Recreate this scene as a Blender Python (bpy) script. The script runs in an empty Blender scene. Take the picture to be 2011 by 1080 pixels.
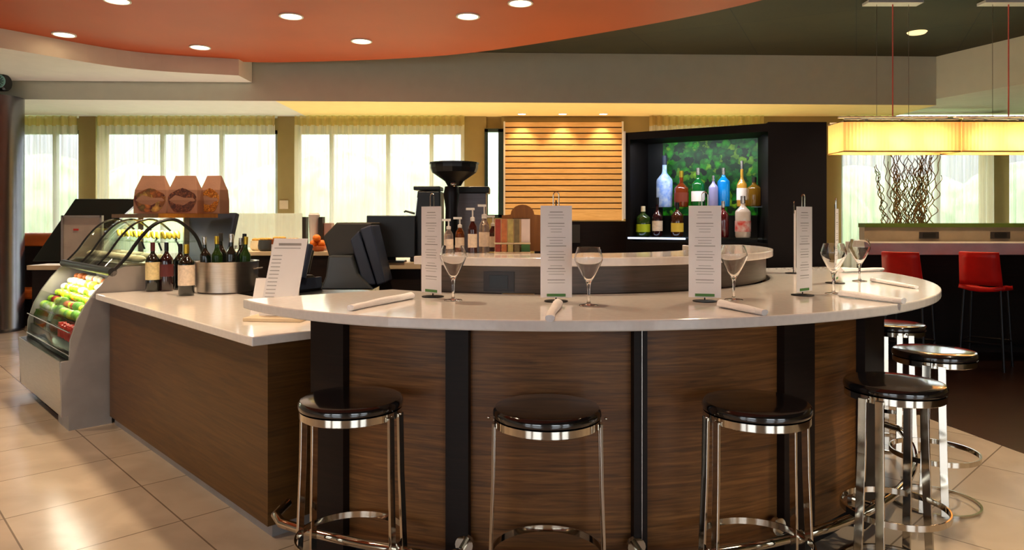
import bpy, bmesh, math, random
from mathutils import Vector, Matrix
random.seed(7)
PI = math.pi
C = bpy.context.scene.collection
EYE, F, HX, HY = 1.42, 1400.0, 1005.5, 430.0

# ------------------------------------------------------------------ placing
def on(px, py, z):
    """ground-plan point at height z seen at photo pixel px,py"""
    d = F*(EYE-z)/(py-HY)
    return Vector(((px-HX)/F*d, d, z))
def at(px, d, z=0.0):
    return Vector(((px-HX)/F*d, d, z))
def zat(py, d):
    return EYE-(py-HY)*d/F
U = Vector((-.692, .722, 0)); N = Vector((.722, .692, 0))
def un(u, n, z=0.0):
    return Vector((U.x*u+N.x*n, U.y*u+N.y*n, z))
UROT = math.atan2(U.y, U.x)
BC = Vector((.2, 4.73, 0))          # centre of the round bar
def pol(r, deg, z=0.0):
    a = math.radians(deg)
    return Vector((BC.x+r*math.cos(a), BC.y+r*math.sin(a), z))
def bar_angle(px, r):
    x = (px-HX)/F
    a = x*x+1; b = -2*(x*BC.x+BC.y); c = BC.x**2+BC.y**2-r*r
    d = (-b-math.sqrt(max(b*b-4*a*c, 0)))/(2*a)
    return math.degrees(math.atan2(d-BC.y, x*d-BC.x))

# ------------------------------------------------------------------ materials
def srgb(r, g, b):
    f = lambda c: ((c/255)/12.92 if c/255 <= .04045 else ((c/255+.055)/1.055)**2.4)
    return (f(r), f(g), f(b), 1)
def mat(name, col, rough=.5, metal=0, spec=.5, var=.08, nscale=6, bump=0, bscale=60,
        emit=None, estr=0, trans=0, ior=1.45, stretch=(1, 1, 1), coat=0, col2=None, alpha=1):
    m = bpy.data.materials.new(name); m.use_nodes = True
    nt = m.node_tree; b = nt.nodes['Principled BSDF']
    b.inputs['Roughness'].default_value = rough
    b.inputs['Metallic'].default_value = metal
    b.inputs['Specular IOR Level'].default_value = spec
    b.inputs['Transmission Weight'].default_value = trans
    b.inputs['IOR'].default_value = ior
    b.inputs['Coat Weight'].default_value = coat
    b.inputs['Coat Roughness'].default_value = .08
    b.inputs['Alpha'].default_value = alpha
    tc = nt.nodes.new('ShaderNodeTexCoord'); mp = nt.nodes.new('ShaderNodeMapping')
    mp.inputs['Scale'].default_value = stretch
    nt.links.new(tc.outputs['Object'], mp.inputs['Vector'])
    nz = nt.nodes.new('ShaderNodeTexNoise'); nz.inputs['Scale'].default_value = nscale
    nz.inputs['Detail'].default_value = 4
    nt.links.new(mp.outputs['Vector'], nz.inputs['Vector'])
    rp = nt.nodes.new('ShaderNodeValToRGB')
    c = srgb(*col)
    lo = tuple(x*(1-var) for x in c[:3])+(1,); hi = tuple(min(1, x*(1+var)) for x in c[:3])+(1,)
    if col2: lo, hi = c, srgb(*col2)
    rp.color_ramp.elements[0].position = .35; rp.color_ramp.elements[1].position = .65
    rp.color_ramp.elements[0].color = lo; rp.color_ramp.elements[1].color = hi
    nt.links.new(nz.outputs['Fac'], rp.inputs['Fac'])
    nt.links.new(rp.outputs['Color'], b.inputs['Base Color'])
    if bump:
        n2 = nt.nodes.new('ShaderNodeTexNoise'); n2.inputs['Scale'].default_value = bscale
        nt.links.new(mp.outputs['Vector'], n2.inputs['Vector'])
        bp = nt.nodes.new('ShaderNodeBump'); bp.inputs['Strength'].default_value = bump
        bp.inputs['Distance'].default_value = .01
        nt.links.new(n2.outputs['Fac'], bp.inputs['Height']); nt.links.new(bp.outputs['Normal'], b.inputs['Normal'])
    if emit:
        b.inputs['Emission Color'].default_value = srgb(*emit); b.inputs['Emission Strength'].default_value = estr
    return m

def wood(name, c1, c2, c3, rough=.45, stretch=(1.2, 1.2, 26), coat=.04, scale=2.2, dist=1.2):
    m = mat(name, c1, rough, coat=coat)
    nt = m.node_tree; b = nt.nodes['Principled BSDF']
    mp = [n for n in nt.nodes if n.type == 'MAPPING'][0]; mp.inputs['Scale'].default_value = stretch
    nz = [n for n in nt.nodes if n.type == 'TEX_NOISE'][0]
    nz.inputs['Scale'].default_value = scale; nz.inputs['Detail'].default_value = 8
    nz.inputs['Roughness'].default_value = .62; nz.inputs['Distortion'].default_value = dist
    rp = [n for n in nt.nodes if n.type == 'VALTORGB'][0]
    e = rp.color_ramp.elements; e[0].position = .3; e[0].color = srgb(*c1)
    e[1].position = .72; e[1].color = srgb(*c3)
    x = rp.color_ramp.elements.new(.5); x.color = srgb(*c2)
    bp = nt.nodes.new('ShaderNodeBump'); bp.inputs['Strength'].default_value = .08
    nt.links.new(nz.outputs['Fac'], bp.inputs['Height']); nt.links.new(bp.outputs['Normal'], b.inputs['Normal'])
    return m

def tiles(name, c1, c2, grout, w=.6, h=.6, rot=0, off=(0, 0), rough=.22, offset=.0, mortar=.004, spec=.5, bumpy=0):
    m = mat(name, c1, rough, spec=spec)
    nt = m.node_tree; b = nt.nodes['Principled BSDF']
    mp = [n for n in nt.nodes if n.type == 'MAPPING'][0]
    mp.vector_type = 'POINT'
    mp.inputs['Rotation'].default_value = (0, 0, rot); mp.inputs['Location'].default_value = (off[0], off[1], 0)
    br = nt.nodes.new('ShaderNodeTexBrick'); br.offset = offset; br.squash = 1
    br.inputs['Scale'].default_value = 1; br.inputs['Brick Width'].default_value = w
    br.inputs['Row Height'].default_value = h; br.inputs['Mortar Size'].default_value = mortar
    br.inputs['Mortar Smooth'].default_value = .1; br.inputs['Bias'].default_value = 0
    br.inputs['Color1'].default_value = srgb(*c1); br.inputs['Color2'].default_value = srgb(*c2)
    br.inputs['Mortar'].default_value = srgb(*grout)
    nt.links.new(mp.outputs['Vector'], br.inputs['Vector'])
    nz = [n for n in nt.nodes if n.type == 'TEX_NOISE'][0]; nz.inputs['Scale'].default_value = 2.5
    nz.inputs['Distortion'].default_value = .8
    rp = [n for n in nt.nodes if n.type == 'VALTORGB'][0]
    rp.color_ramp.elements[0].color = (.82, .82, .82, 1); rp.color_ramp.elements[1].color = (1, 1, 1, 1)
    mx = nt.nodes.new('ShaderNodeMix'); mx.data_type = 'RGBA'; mx.blend_type = 'MULTIPLY'
    mx.inputs[0].default_value = 1
    nt.links.new(br.outputs['Color'], mx.inputs[6]); nt.links.new(rp.outputs['Color'], mx.inputs[7])
    nt.links.new(mx.outputs[2], b.inputs['Base Color'])
    return m

def pane_mat(name, tint=(1, 1, 1), refl=.08, rough=.02):
    m = bpy.data.materials.new(name); m.use_nodes = True; nt = m.node_tree
    for n in list(nt.nodes): nt.nodes.remove(n)
    o = nt.nodes.new('ShaderNodeOutputMaterial'); t = nt.nodes.new('ShaderNodeBsdfTransparent')
    g = nt.nodes.new('ShaderNodeBsdfGlossy'); g.inputs['Roughness'].default_value = rough
    t.inputs['Color'].default_value = (*tint, 1)
    lw = nt.nodes.new('ShaderNodeLayerWeight'); pw = nt.nodes.new('ShaderNodeMath'); pw.operation = 'POWER'; pw.inputs[1].default_value = 4
    fr = nt.nodes.new('ShaderNodeMath'); fr.operation = 'MULTIPLY_ADD'; fr.inputs[1].default_value = .75; fr.inputs[2].default_value = refl*.6
    nt.links.new(lw.outputs['Facing'], pw.inputs[0]); nt.links.new(pw.outputs[0], fr.inputs[0])
    mx = nt.nodes.new('ShaderNodeMixShader')
    nt.links.new(fr.outputs[0], mx.inputs[0]); nt.links.new(t.outputs[0], mx.inputs[1]); nt.links.new(g.outputs[0], mx.inputs[2])
    nt.links.new(mx.outputs[0], o.inputs['Surface'])
    return m

def sheer_mat(name, col, clear, spread=.22, through=.6):
    """thin woven cloth: part open weave, part cloth that passes light on"""
    m = bpy.data.materials.new(name); m.use_nodes = True; nt = m.node_tree
    for n in list(nt.nodes): nt.nodes.remove(n)
    o = nt.nodes.new('ShaderNodeOutputMaterial'); t = nt.nodes.new('ShaderNodeBsdfTransparent')
    d = nt.nodes.new('ShaderNodeBsdfDiffuse'); s = nt.nodes.new('ShaderNodeBsdfTranslucent')
    for x in (d, s): x.inputs['Color'].default_value = srgb(*col)
    tc = nt.nodes.new('ShaderNodeTexCoord'); nz = nt.nodes.new('ShaderNodeTexNoise'); mp = nt.nodes.new('ShaderNodeMapping')
    mp.inputs['Scale'].default_value = (30, 30, .4); nz.inputs['Scale'].default_value = 1.0
    nt.links.new(tc.outputs['Object'], mp.inputs['Vector']); nt.links.new(mp.outputs['Vector'], nz.inputs['Vector'])
    rr = nt.nodes.new('ShaderNodeMapRange'); rr.inputs['To Min'].default_value = max(0, clear-spread); rr.inputs['To Max'].default_value = clear+spread
    nt.links.new(nz.outputs['Fac'], rr.inputs['Value'])
    a = nt.nodes.new('ShaderNodeMixShader'); a.inputs[0].default_value = through
    nt.links.new(d.outputs[0], a.inputs[1]); nt.links.new(s.outputs[0], a.inputs[2])
    b = nt.nodes.new('ShaderNodeMixShader')
    nt.links.new(rr.outputs['Result'], b.inputs[0]); nt.links.new(a.outputs[0], b.inputs[1]); nt.links.new(t.outputs[0], b.inputs[2])
    nt.links.new(b.outputs[0], o.inputs['Surface'])
    return m

M = {}
M['tile'] = tiles('floor_tile', (186, 168, 148), (176, 157, 138), (122, 106, 90), .6, .6, rot=-UROT, off=(.1, .0))
M['dark_floor'] = wood('dark_floor_boards', (26, 11, 7), (36, 17, 9), (46, 23, 13), .3, (1.2, 12, 1))
M['walnut'] = wood('walnut', (76, 46, 19), (114, 72, 33), (146, 97, 50))
M['walnut_flat'] = wood('walnut_flat', (66, 42, 14), (84, 54, 19), (100, 66, 27), stretch=(1, 1, 22))
M['espresso_wood'] = wood('espresso_wood', (22, 14, 11), (28, 18, 14), (34, 22, 17), .5, coat=0); M['espresso_wood'].node_tree.nodes['Principled BSDF'].inputs['Specular IOR Level'].default_value = .25
M['cabinet_black'] = mat('near_black_laminate', (14, 8, 8), .6, spec=.15)
M['tier_wood'] = wood('grey_walnut', (62, 52, 44), (78, 66, 56), (92, 78, 68), .35)
M['quartz'] = mat('white_quartz', (238, 231, 225), .12, var=.03, nscale=40, spec=.5, coat=.3)
M['chrome'] = mat('chrome', (206, 198, 184), .09, 1, var=.02)
M['steel'] = mat('brushed_steel', (178, 172, 164), .3, 1, var=.06, nscale=8, stretch=(1, 1, 14))
M['steel_paint'] = mat('grey_painted_steel', (150, 144, 140), .35, .3)
M['leather'] = mat('black_leather', (20, 16, 17), .13, bump=.02, bscale=140, coat=1, spec=.8)
M['seat_tan'] = mat('pale_seat', (206, 186, 130), .4, bump=.1)
M['black'] = mat('black_plastic', (18, 19, 21), .35)
M['navy'] = mat('dark_blue_grey_plastic', (40, 48, 66), .45)
M['olive_plastic'] = mat('dark_olive_plastic', (46, 42, 34), .5)
M['greige'] = mat('greige_paint', (212, 215, 200), .8, var=.02)
M['olive_wall'] = mat('olive_tan_paint', (150, 128, 78), .8, var=.03)
M['cream_ceiling'] = mat('cream_soffit', (252, 222, 150), .8, var=.02)  # yellower base colour than the left soffit underside
M['white_ceiling'] = mat('white_ceiling_paint', (222, 214, 204), .85, var=.02)
M['orange'] = mat('orange_ceiling_paint', (180, 76, 22), .55, var=.05, nscale=1.2)
M['dark_ceiling'] = tiles('dark_ceiling_tile', (50, 45, 16), (44, 40, 13), (20, 17, 6), 1.2, 1.2, rot=.45, rough=.7, mortar=.006)
M['white_wall'] = mat('white_wall_paint', (216, 208, 196), .8, var=.02)
M['frame'] = mat('window_frame_aluminium', (150, 148, 140), .4, .4)
M['dark_frame'] = mat('dark_green_frame', (30, 48, 42), .4)
M['pane'] = pane_mat('window_pane')
M['case_glass'] = pane_mat('case_glass', (.94, .97, .93), .045)
M['sheer'] = sheer_mat('sheer_curtain', (232, 228, 206), .36, .30, .16)
M['sheer_head'] = sheer_mat('gathered_curtain_head', (206, 178, 112), .16, .16, .4)
M['slat'] = wood('light_maple', (206, 158, 96), (218, 172, 110), (228, 186, 126), .5, (1.5, 1, 16), 0)
M['shade'] = sheer_mat('pleated_shade', (255, 212, 150), 0, .03)
M['paper'] = mat('white_paper', (250, 247, 246), .6, var=.02)
M['ink'] = mat('grey_ink', (160, 156, 152), .7)
M['green_ink'] = mat('green_ink', (96, 150, 84), .7)
M['linen'] = mat('white_linen', (250, 246, 246), .8, bump=.25, bscale=90)
M['glass'] = mat('clear_glass', (255, 255, 255), .0, trans=1, ior=1.4, var=0)
M['red'] = mat('red_leather', (228, 28, 20), .4)
M['redcord'] = mat('red_cord', (232, 112, 100), .5)
M['dark_metal'] = mat('dark_metal', (26, 24, 26), .35, .6)
M['green_felt'] = mat('moss_green_strip', (70, 92, 28), .8)
M['panel_grey'] = mat('taupe_panel', (136, 124, 108), .6)
M['outlet'] = mat('dark_outlet', (44, 38, 38), .4)
M['bulb'] = mat('bulb', (255, 226, 160), .5, emit=(255, 214, 130), estr=14)
M['lens'] = mat('downlight_lens', (255, 236, 200), .5, emit=(255, 222, 170), estr=9)
M['white_plastic'] = mat('white_plastic', (226, 224, 218), .4)
M['orange_fruit'] = mat('orange_peel', (230, 120, 20), .5, bump=.2)
M['orange_vinyl'] = mat('orange_upholstery', (206, 104, 38), .5)
M['lemon'] = mat('lemon_peel', (236, 214, 60), .45)
M['green_apple'] = mat('green_apple_skin', (150, 190, 50), .35)
M['tan_roll'] = mat('baked_crust', (196, 110, 60), .6)
M['leaf'] = mat('leafy_green', (66, 130, 40), .6, col2=(120, 180, 60), nscale=30)
M['yogurt'] = mat('cream_cup', (240, 232, 200), .5)
M['redbox'] = mat('red_carton', (190, 50, 40), .5)
M['brown_paper'] = mat('brown_bag_paper', (150, 110, 88), .75, bump=.1)
M['willow'] = mat('willow_bark', (74, 66, 34), .7, col2=(128, 104, 60), nscale=14)
M['brown_wood'] = wood('brown_box_wood', (120, 74, 26), (140, 88, 34), (158, 102, 44), .5, (10, 10, 1))
M['tan_edge'] = mat('tan_laminate', (206, 184, 150), .4)
M['lawn'] = mat('lawn', (108, 128, 88), .9, var=.2, nscale=3)
M['hedge'] = mat('hedge_leaves', (124, 142, 106), .9, var=.3, nscale=1.5, bump=.5, bscale=8)
M['copper'] = mat('copper_pot', (196, 110, 66), .3, .6)
M['gold'] = mat('gold_foil', (206, 174, 60), .3, .8)
M['silver_foil'] = mat('silver_foil', (210, 206, 200), .25, .9, bump=.3)

def pic_mat(name, cols, scale=9, emit=0, base=(150, 110, 86)):
    m = mat(name, base, .5)
    nt = m.node_tree; b = nt.nodes['Principled BSDF']
    tc = [n for n in nt.nodes if n.type == 'TEX_COORD'][0]
    vo = nt.nodes.new('ShaderNodeTexVoronoi'); vo.inputs['Scale'].default_value = scale
    nt.links.new(tc.outputs['Object'], vo.inputs['Vector'])
    wn = nt.nodes.new('ShaderNodeTexNoise'); wn.inputs['Scale'].default_value = scale*.9; wn.inputs['Detail'].default_value = 3
    nt.links.new(tc.outputs['Object'], wn.inputs['Vector'])
    wa = nt.nodes.new('ShaderNodeMix'); wa.data_type = 'VECTOR'; wa.inputs[0].default_value = 1.6/scale
    nt.links.new(tc.outputs['Object'], wa.inputs[4]); nt.links.new(wn.outputs['Color'], wa.inputs[5]); nt.links.new(wa.outputs[1], vo.inputs['Vector'])
    sp = nt.nodes.new('ShaderNodeSeparateColor'); nt.links.new(vo.outputs['Color'], sp.inputs[0])
    rp = nt.nodes.new('ShaderNodeValToRGB'); rp.color_ramp.interpolation = 'EASE'
    e = rp.color_ramp.elements
    e[0].color = srgb(*cols[0]); e[1].color = srgb(*cols[-1])
    for i, c in enumerate(cols[1:-1]):
        x = e.new((i+1)/(len(cols)-1)); x.color = srgb(*c)
    nt.links.new(sp.outputs[0], rp.inputs['Fac'])
    d = nt.nodes.new('ShaderNodeMapRange'); d.inputs['From Max'].default_value = .6/1; d.inputs['To Min'].default_value = .95; d.inputs['To Max'].default_value = .35
    nt.links.new(vo.outputs['Distance'], d.inputs['Value'])
    mx = nt.nodes.new('ShaderNodeMix'); mx.data_type = 'RGBA'; mx.blend_type = 'MULTIPLY'; mx.inputs[0].default_value = 1
    nt.links.new(rp.outputs['Color'], mx.inputs[6]); nt.links.new(d.outputs['Result'], mx.inputs[7])
    nt.links.new(mx.outputs[2], b.inputs['Base Color'])
    if emit:
        nt.links.new(mx.outputs[2], b.inputs['Emission Color']); b.inputs['Emission Strength'].default_value = emit
    return m
M['leaf_screen'] = pic_mat('backlit_leaf_picture', [(0, 16, 4), (6, 84, 14), (34, 122, 14), (2, 38, 14), (8, 96, 22), (96, 140, 24)], 22, .75)
M['bread_pic'] = pic_mat('bread_print', [(110, 40, 22), (200, 120, 50), (120, 96, 40), (230, 180, 90)], 22)
M['nut_pic'] = pic_mat('brown_cereal_print', [(110, 60, 36), (150, 90, 56), (90, 44, 30)], 70)
M['chip_pic'] = pic_mat('orange_cereal_print', [(220, 130, 40), (236, 160, 70), (190, 100, 30)], 70)

def bottle_glass(name, col, rough=.08):
    return mat(name, col, rough, spec=.8, coat=.4, var=.05)
def gl(name, col):    # see-through tinted glass bottle
    return mat(name, col, .05, trans=.75, ior=1.3, var=.02)

# ------------------------------------------------------------------ mesh builder
class MB:
    def __init__(s): s.bm = bmesh.new(); s.mi = 0
    def _mark(s, geom, smooth):
        for f in geom:
            f.material_index = s.mi; f.smooth = smooth
    def box(s, c, size, rz=0, rx=0, ry=0, taper=None):
        sx, sy, sz = [v/2 for v in size]
        R = Matrix.Rotation(rz, 3, 'Z') @ Matrix.Rotation(ry, 3, 'Y') @ Matrix.Rotation(rx, 3, 'X')
        vs = []
        for z in (-1, 1):
            t = taper if (taper and z == 1) else 1
            for x, y in ((-1, -1), (1, -1), (1, 1), (-1, 1)):
                vs.append(s.bm.verts.new(Vector(c)+R @ Vector((x*sx*t, y*sy*t, z*sz))))
        q = [(3, 2, 1, 0), (4, 5, 6, 7), (0, 1, 5, 4), (1, 2, 6, 5), (2, 3, 7, 6), (3, 0, 4, 7)]
        s._mark([s.bm.faces.new([vs[i] for i in f]) for f in q], False); return s
    def prism(s, pts, z0, z1, side=None, smooth=False):
        """pts: plan outline, counter-clockwise or not"""
        a = sum(pts[i][0]*pts[(i+1) % len(pts)][1]-pts[(i+1) % len(pts)][0]*pts[i][1] for i in range(len(pts)))
        if a < 0: pts = pts[::-1]
        lo = [s.bm.verts.new((p[0], p[1], z0)) for p in pts]; hi = [s.bm.verts.new((p[0], p[1], z1)) for p in pts]
        m0 = s.mi
        s._mark([s.bm.faces.new(lo[::-1]), s.bm.faces.new(hi)], False)
        if side is not None: s.mi = side
        n = len(pts)
        s._mark([s.bm.faces.new((lo[i], lo[(i+1) % n], hi[(i+1) % n], hi[i])) for i in range(n)], smooth)
        s.mi = m0; return s
    def slab(s, pts3, thick):
        """polygon in space with thickness vector"""
        t = Vector(thick)
        a = [s.bm.verts.new(Vector(p)) for p in pts3]; b = [s.bm.verts.new(Vector(p)+t) for p in pts3]
        n = len(a); fs = [s.bm.faces.new(a[::-1]), s.bm.faces.new(b)]
        fs += [s.bm.faces.new((a[i], a[(i+1) % n], b[(i+1) % n], b[i])) for i in range(n)]
        s._mark(fs, False); return s
    def lathe(s, prof, c=(0, 0, 0), seg=32, sy=1.0, rz=0, axis=None):
        c = Vector(c); rings = []
        R = axis if axis is not None else Matrix.Identity(3)
        for r, z in prof:
            if r < 1e-5: rings.append([s.bm.verts.new(c+R @ Vector((0, 0, z)))]); continue
            rings.append([s.bm.verts.new(c+R @ (Matrix.Rotation(rz, 3, 'Z') @ Vector((r*math.cos(2*PI*i/seg), sy*r*math.sin(2*PI*i/seg), z)))) for i in range(seg)])
        fs = []
        for a, b in zip(rings, rings[1:]):
            for i in range(seg):
                j = (i+1) % seg
                if len(a) == 1 and len(b) == 1: continue
                if len(a) == 1: fs.append(s.bm.faces.new((a[0], b[j], b[i])))
                elif len(b) == 1: fs.append(s.bm.faces.new((a[i], a[j], b[0])))
                else: fs.append(s.bm.faces.new((a[i], a[j], b[j], b[i])))
        s._mark(fs, True); return s
    def tube(s, path, r, seg=10, closed=False, flat=None):
        """flat=(w,h): rectangular section, h along z"""
        P = [Vector(p) for p in path]; n = len(P); rings = []
        prev = None
        for i, p in enumerate(P):
            if closed: t = (P[(i+1) % n]-P[i-1])
            else: t = P[min(i+1, n-1)]-P[max(i-1, 0)]
            t.normalize()
            up = Vector((0, 0, 1)) if abs(t.z) < .95 else Vector((0, 1, 0))
            if prev is None: a = t.cross(up).normalized()
            else:
                a = prev-t*prev.dot(t)
                a = a.normalized() if a.length > 1e-6 else t.cross(up).normalized()
            prev = a; b = t.cross(a).normalized()
            rr = r[i] if isinstance(r, (list, tuple)) else r
            if flat:
                w, h = flat; off = [(-w/2, -h/2), (w/2, -h/2), (w/2, h/2), (-w/2, h/2)]
                rings.append([s.bm.verts.new(p+a*x+b*y) for x, y in off])
            else:
                rings.append([s.bm.verts.new(p+a*rr*math.cos(2*PI*k/seg)+b*rr*math.sin(2*PI*k/seg)) for k in range(seg)])
        m = len(rings[0]); fs = []
        for i in range(n if closed else n-1):
            a, b = rings[i], rings[(i+1) % n]
            for k in range(m): fs.append(s.bm.faces.new((a[k], a[(k+1) % m], b[(k+1) % m], b[k])))
        if not closed: fs += [s.bm.faces.new(rings[0][::-1]), s.bm.faces.new(rings[-1])]
        s._mark(fs, True); return s
    def arc_wall(s, r0, r1, a0, a1, z0, z1, step=2.0, c=None):
        """curved block between radii, about the bar centre"""
        n = max(2, int(abs(a1-a0)/step)+1)
        cx = BC if c is None else c
        def pt(r, a, z): a = math.radians(a); return s.bm.verts.new((cx.x+r*math.cos(a), cx.y+r*math.sin(a), z))
        rows = []
        for i in range(n+1):
            a = a0+(a1-a0)*i/n
            rows.append([pt(r0, a, z0), pt(r1, a, z0), pt(r1, a, z1), pt(r0, a, z1)])
        fs = []
        for A, B in zip(rows, rows[1:]):
            for k in range(4): fs.append(s.bm.faces.new((A[k], A[(k+1) % 4], B[(k+1) % 4], B[k])))
        fs += [s.bm.faces.new(rows[0][::-1]), s.bm.faces.new(rows[-1])]
        s._mark(fs, True); return s
    def ball(s, c, r, sc=(1, 1, 1), seg=12, ring=8):
        prof = [(r*math.sin(PI*i/ring), -r*math.cos(PI*i/ring)*sc[2]) for i in range(ring+1)]
        prof[0] = (0, prof[0][1]); prof[-1] = (0, prof[-1][1])
        return s.lathe(prof, c, seg, sc[1])
    def build(s, name, mats, parent=None, bevel=0, sharp=32, seg=2):
        bm = s.bm
        bmesh.ops.recalc_face_normals(bm, faces=bm.faces)
        for e in bm.edges:
            if len(e.link_faces) == 2 and e.calc_face_angle(0) > math.radians(sharp): e.smooth = False
        me = bpy.data.meshes.new(name); bm.to_mesh(me); bm.free()
        for m in (mats if isinstance(mats, (list, tuple)) else [mats]): me.materials.append(m)
        o = bpy.data.objects.new(name, me); C.objects.link(o)
        if parent is not None:
            o.parent = parent
        if bevel:
            b = o.modifiers.new('bevel', 'BEVEL'); b.width = bevel; b.segments = seg; b.limit_method = 'ANGLE'; b.angle_limit = math.radians(50)
        return o

def tag(o, label, cat, group=None, kind=None):
    o['label'] = label; o['category'] = cat
    if group: o['group'] = group
    if kind: o['kind'] = kind
    return o
def struct(o):
    o['kind'] = 'structure'; return o
def thing(name, label, cat, loc=(0, 0, 0), rz=0, group=None):
    o = bpy.data.objects.new(name, None); C.objects.link(o)
    o.location = loc; o.rotation_euler = (0, 0, rz); o.empty_display_size = .1
    return tag(o, label, cat, group)
def kids(o): return [c for c in bpy.data.objects if c.parent == o]
def dup(root, loc, rz=None, label=None, group=None, scale=None):
    def rec(o, par):
        c = o.copy(); C.objects.link(c)
        if par is not None: c.parent = par
        for k in kids(o): rec(k, c)
        return c
    r = rec(root, None); r.location = loc
    if rz is not None: r.rotation_euler = (0, 0, rz)
    if label: r['label'] = label
    if group: r['group'] = group
    if scale: r.scale = scale
    return r
def V(*a): return Vector(a)

# ================================================================== SETTING
YB = 11.0
def xb(px, d=YB): return (px-HX)/F*d
# floor: tile field and dark boards to the right / behind
wl = [(3.7, 1.0), (3.1, 4.29), (2.92, 5.33), (2.2, 9.0), (2.0, YB)]
tp = [(-11, -5), (9.5, -5), (9.5, 1.0)]+wl+[(2.0, 11.2), (-11, 11.2)]
struct(MB().prism(tp, -.1, 0).build('floor', M['tile']))
struct(MB().prism([(9.5, 1.0)]+wl+[(2.0, 11.2), (9.5, 11.2)], -.1, .002).build('floor_boards', M['dark_floor']))
# high dark ceiling
struct(MB().prism([(-11, -5), (9.5, -5), (9.5, 11.3), (-11, 11.3)], 3.64, 3.74).build('ceiling', M['dark_ceiling']))
# back soffit: face is greige, underside cream (right) or white (left)
def fy(x): return 9.27+(x+6.6)*.0385
xs = -3.12
def soffit(x0, x1, name, under):
    b = MB(); b.mi = 0
    b.prism([(x0, fy(x0)), (x1, fy(x1)), (x1, 11.25), (x0, 11.25)], 2.976, 3.64, side=1)
    return struct(b.build(name, [under, M['greige']]))
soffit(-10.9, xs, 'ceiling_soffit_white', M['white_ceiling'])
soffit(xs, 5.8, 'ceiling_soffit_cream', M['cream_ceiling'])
b = MB(); b.prism([(5.8, 9.75), (6.2, 8.63), (8.2, 3.2), (9.45, 3.2), (9.45, 11.25), (5.8, 11.25)], 3.06, 3.64, side=1)
struct(b.build('ceiling_soffit_right', [M['white_ceiling'], M['greige']]))
# left white lowered ceiling with a curved edge
def spline(pts, n=8, closed=False):
    P = [Vector((p[0], p[1], 0)) for p in pts]; out = []
    m = len(P)
    for i in range(m if closed else m-1):
        p0 = P[(i-1) % m] if closed or i > 0 else P[0]; p1 = P[i]; p2 = P[(i+1) % m]
        p3 = P[(i+2) % m] if closed or i+2 < m else P[-1]
        for k in range(n):
            t = k/n
            q = .5*((2*p1)+(-p0+p2)*t+(2*p0-5*p1+4*p2-p3)*t*t+(-p0+3*p1-3*p2+p3)*t**3)
            out.append((q.x, q.y))
    if not closed: out.append((P[-1].x, P[-1].y))
    return out
cv = spline([(-3.42, 8.92), (-4.55, 8.5), (-5.35, 7.5), (-6.3, 6.3), (-7.2, 4.6), (-7.7, 2.0), (-7.6, -1)], 8)
b = MB(); b.prism([(-3.42, 9.38)]+cv+[(-10.9, -1), (-10.9, 9.08)], 3.215, 3.63, side=1, smooth=False)
struct(b.build('ceiling_left', [M['white_ceiling'], M['white_wall']]))
# orange cloud
oc = spline([(-5.6, 7.55), (-4.5, 8.75), (-3.4, 9.08), (-2.5, 9.06), (-1.3, 8.86), (-.24, 8.45), (1.29, 7.42), (2.3, 6.5), (3.2, 5.2), (3.6, 3.5),
             (3.1, 1.5), (1.7, 0), (-.5, -1), (-3.5, -1.1), (-6.2, .2), (-7.5, 2.5), (-7.2, 4.6), (-6.3, 6.4)], 6, True)
struct(MB().prism(oc, 3.42, 3.5).build('ceiling_orange', M['orange']))

# walls
struct(MB().box((-11, 3.1, 1.87), (.2, 16.4, 3.74)).build('wall_left', M['white_wall']))
struct(MB().box((9.6, 3.1, 1.87), (.2, 16.4, 3.74)).build('wall_right', M['olive_wall']))
b = MB()     # wall behind the camera, with two wide window openings
for x0, x1, z0, z1 in ((-11, 9.6, 0, .25), (-11, 9.6, 2.9, 3.74), (-11, -8.2, .25, 2.9), (-5.4, -4.7, .25, 2.9), (-1.9, 1.1, .25, 2.9), (3.3, 4.3, .25, 2.9), (7, 9.6, .25, 2.9)):
    b.box(((x0+x1)/2, -5.1, (z0+z1)/2), (x1-x0, .2, z1-z0))
struct(b.build('wall_front', M['white_wall']))
# back wall: sill wall and piers
piers = [(-420, -380), (155, 188), (545, 578), (912, 955), (985, 1310), (1500, 1652), (1952, 1982), (2120, 2200)]
b = MB(); b.box(((xb(-420)+xb(2200))/2, YB+.12, .42), (xb(2200)-xb(-420), .2, .84))
b.box(((xb(-420)+xb(2200))/2, YB+.12, 2.9), (xb(2200)-xb(-420), .2, .2))
struct(b.build('wall_back', M['olive_wall']))
b = MB()
b.box((xb(970), YB+.0, .72), (.34, .3, 1.44)); b.box((xb(970), YB+.0, 2.885), (.34, .3, .18))
struct(b.build('wall_back_infill', M['olive_wall']))
for i, (a, c) in enumerate(piers):
    x0, x1 = xb(a, 10.8), xb(c, 10.8)
    o = MB().box(((x0+x1)/2, YB-.02, 1.488), (x1-x0, .36, 2.974)).build('wall_pier', M['olive_wall']); struct(o)
struct(MB().box((xb(20, 10.6)-1.6, YB-.1, 1.488), (.0001+.5, .2, 2.974)).build('wall_pier', M['white_wall']))

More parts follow.
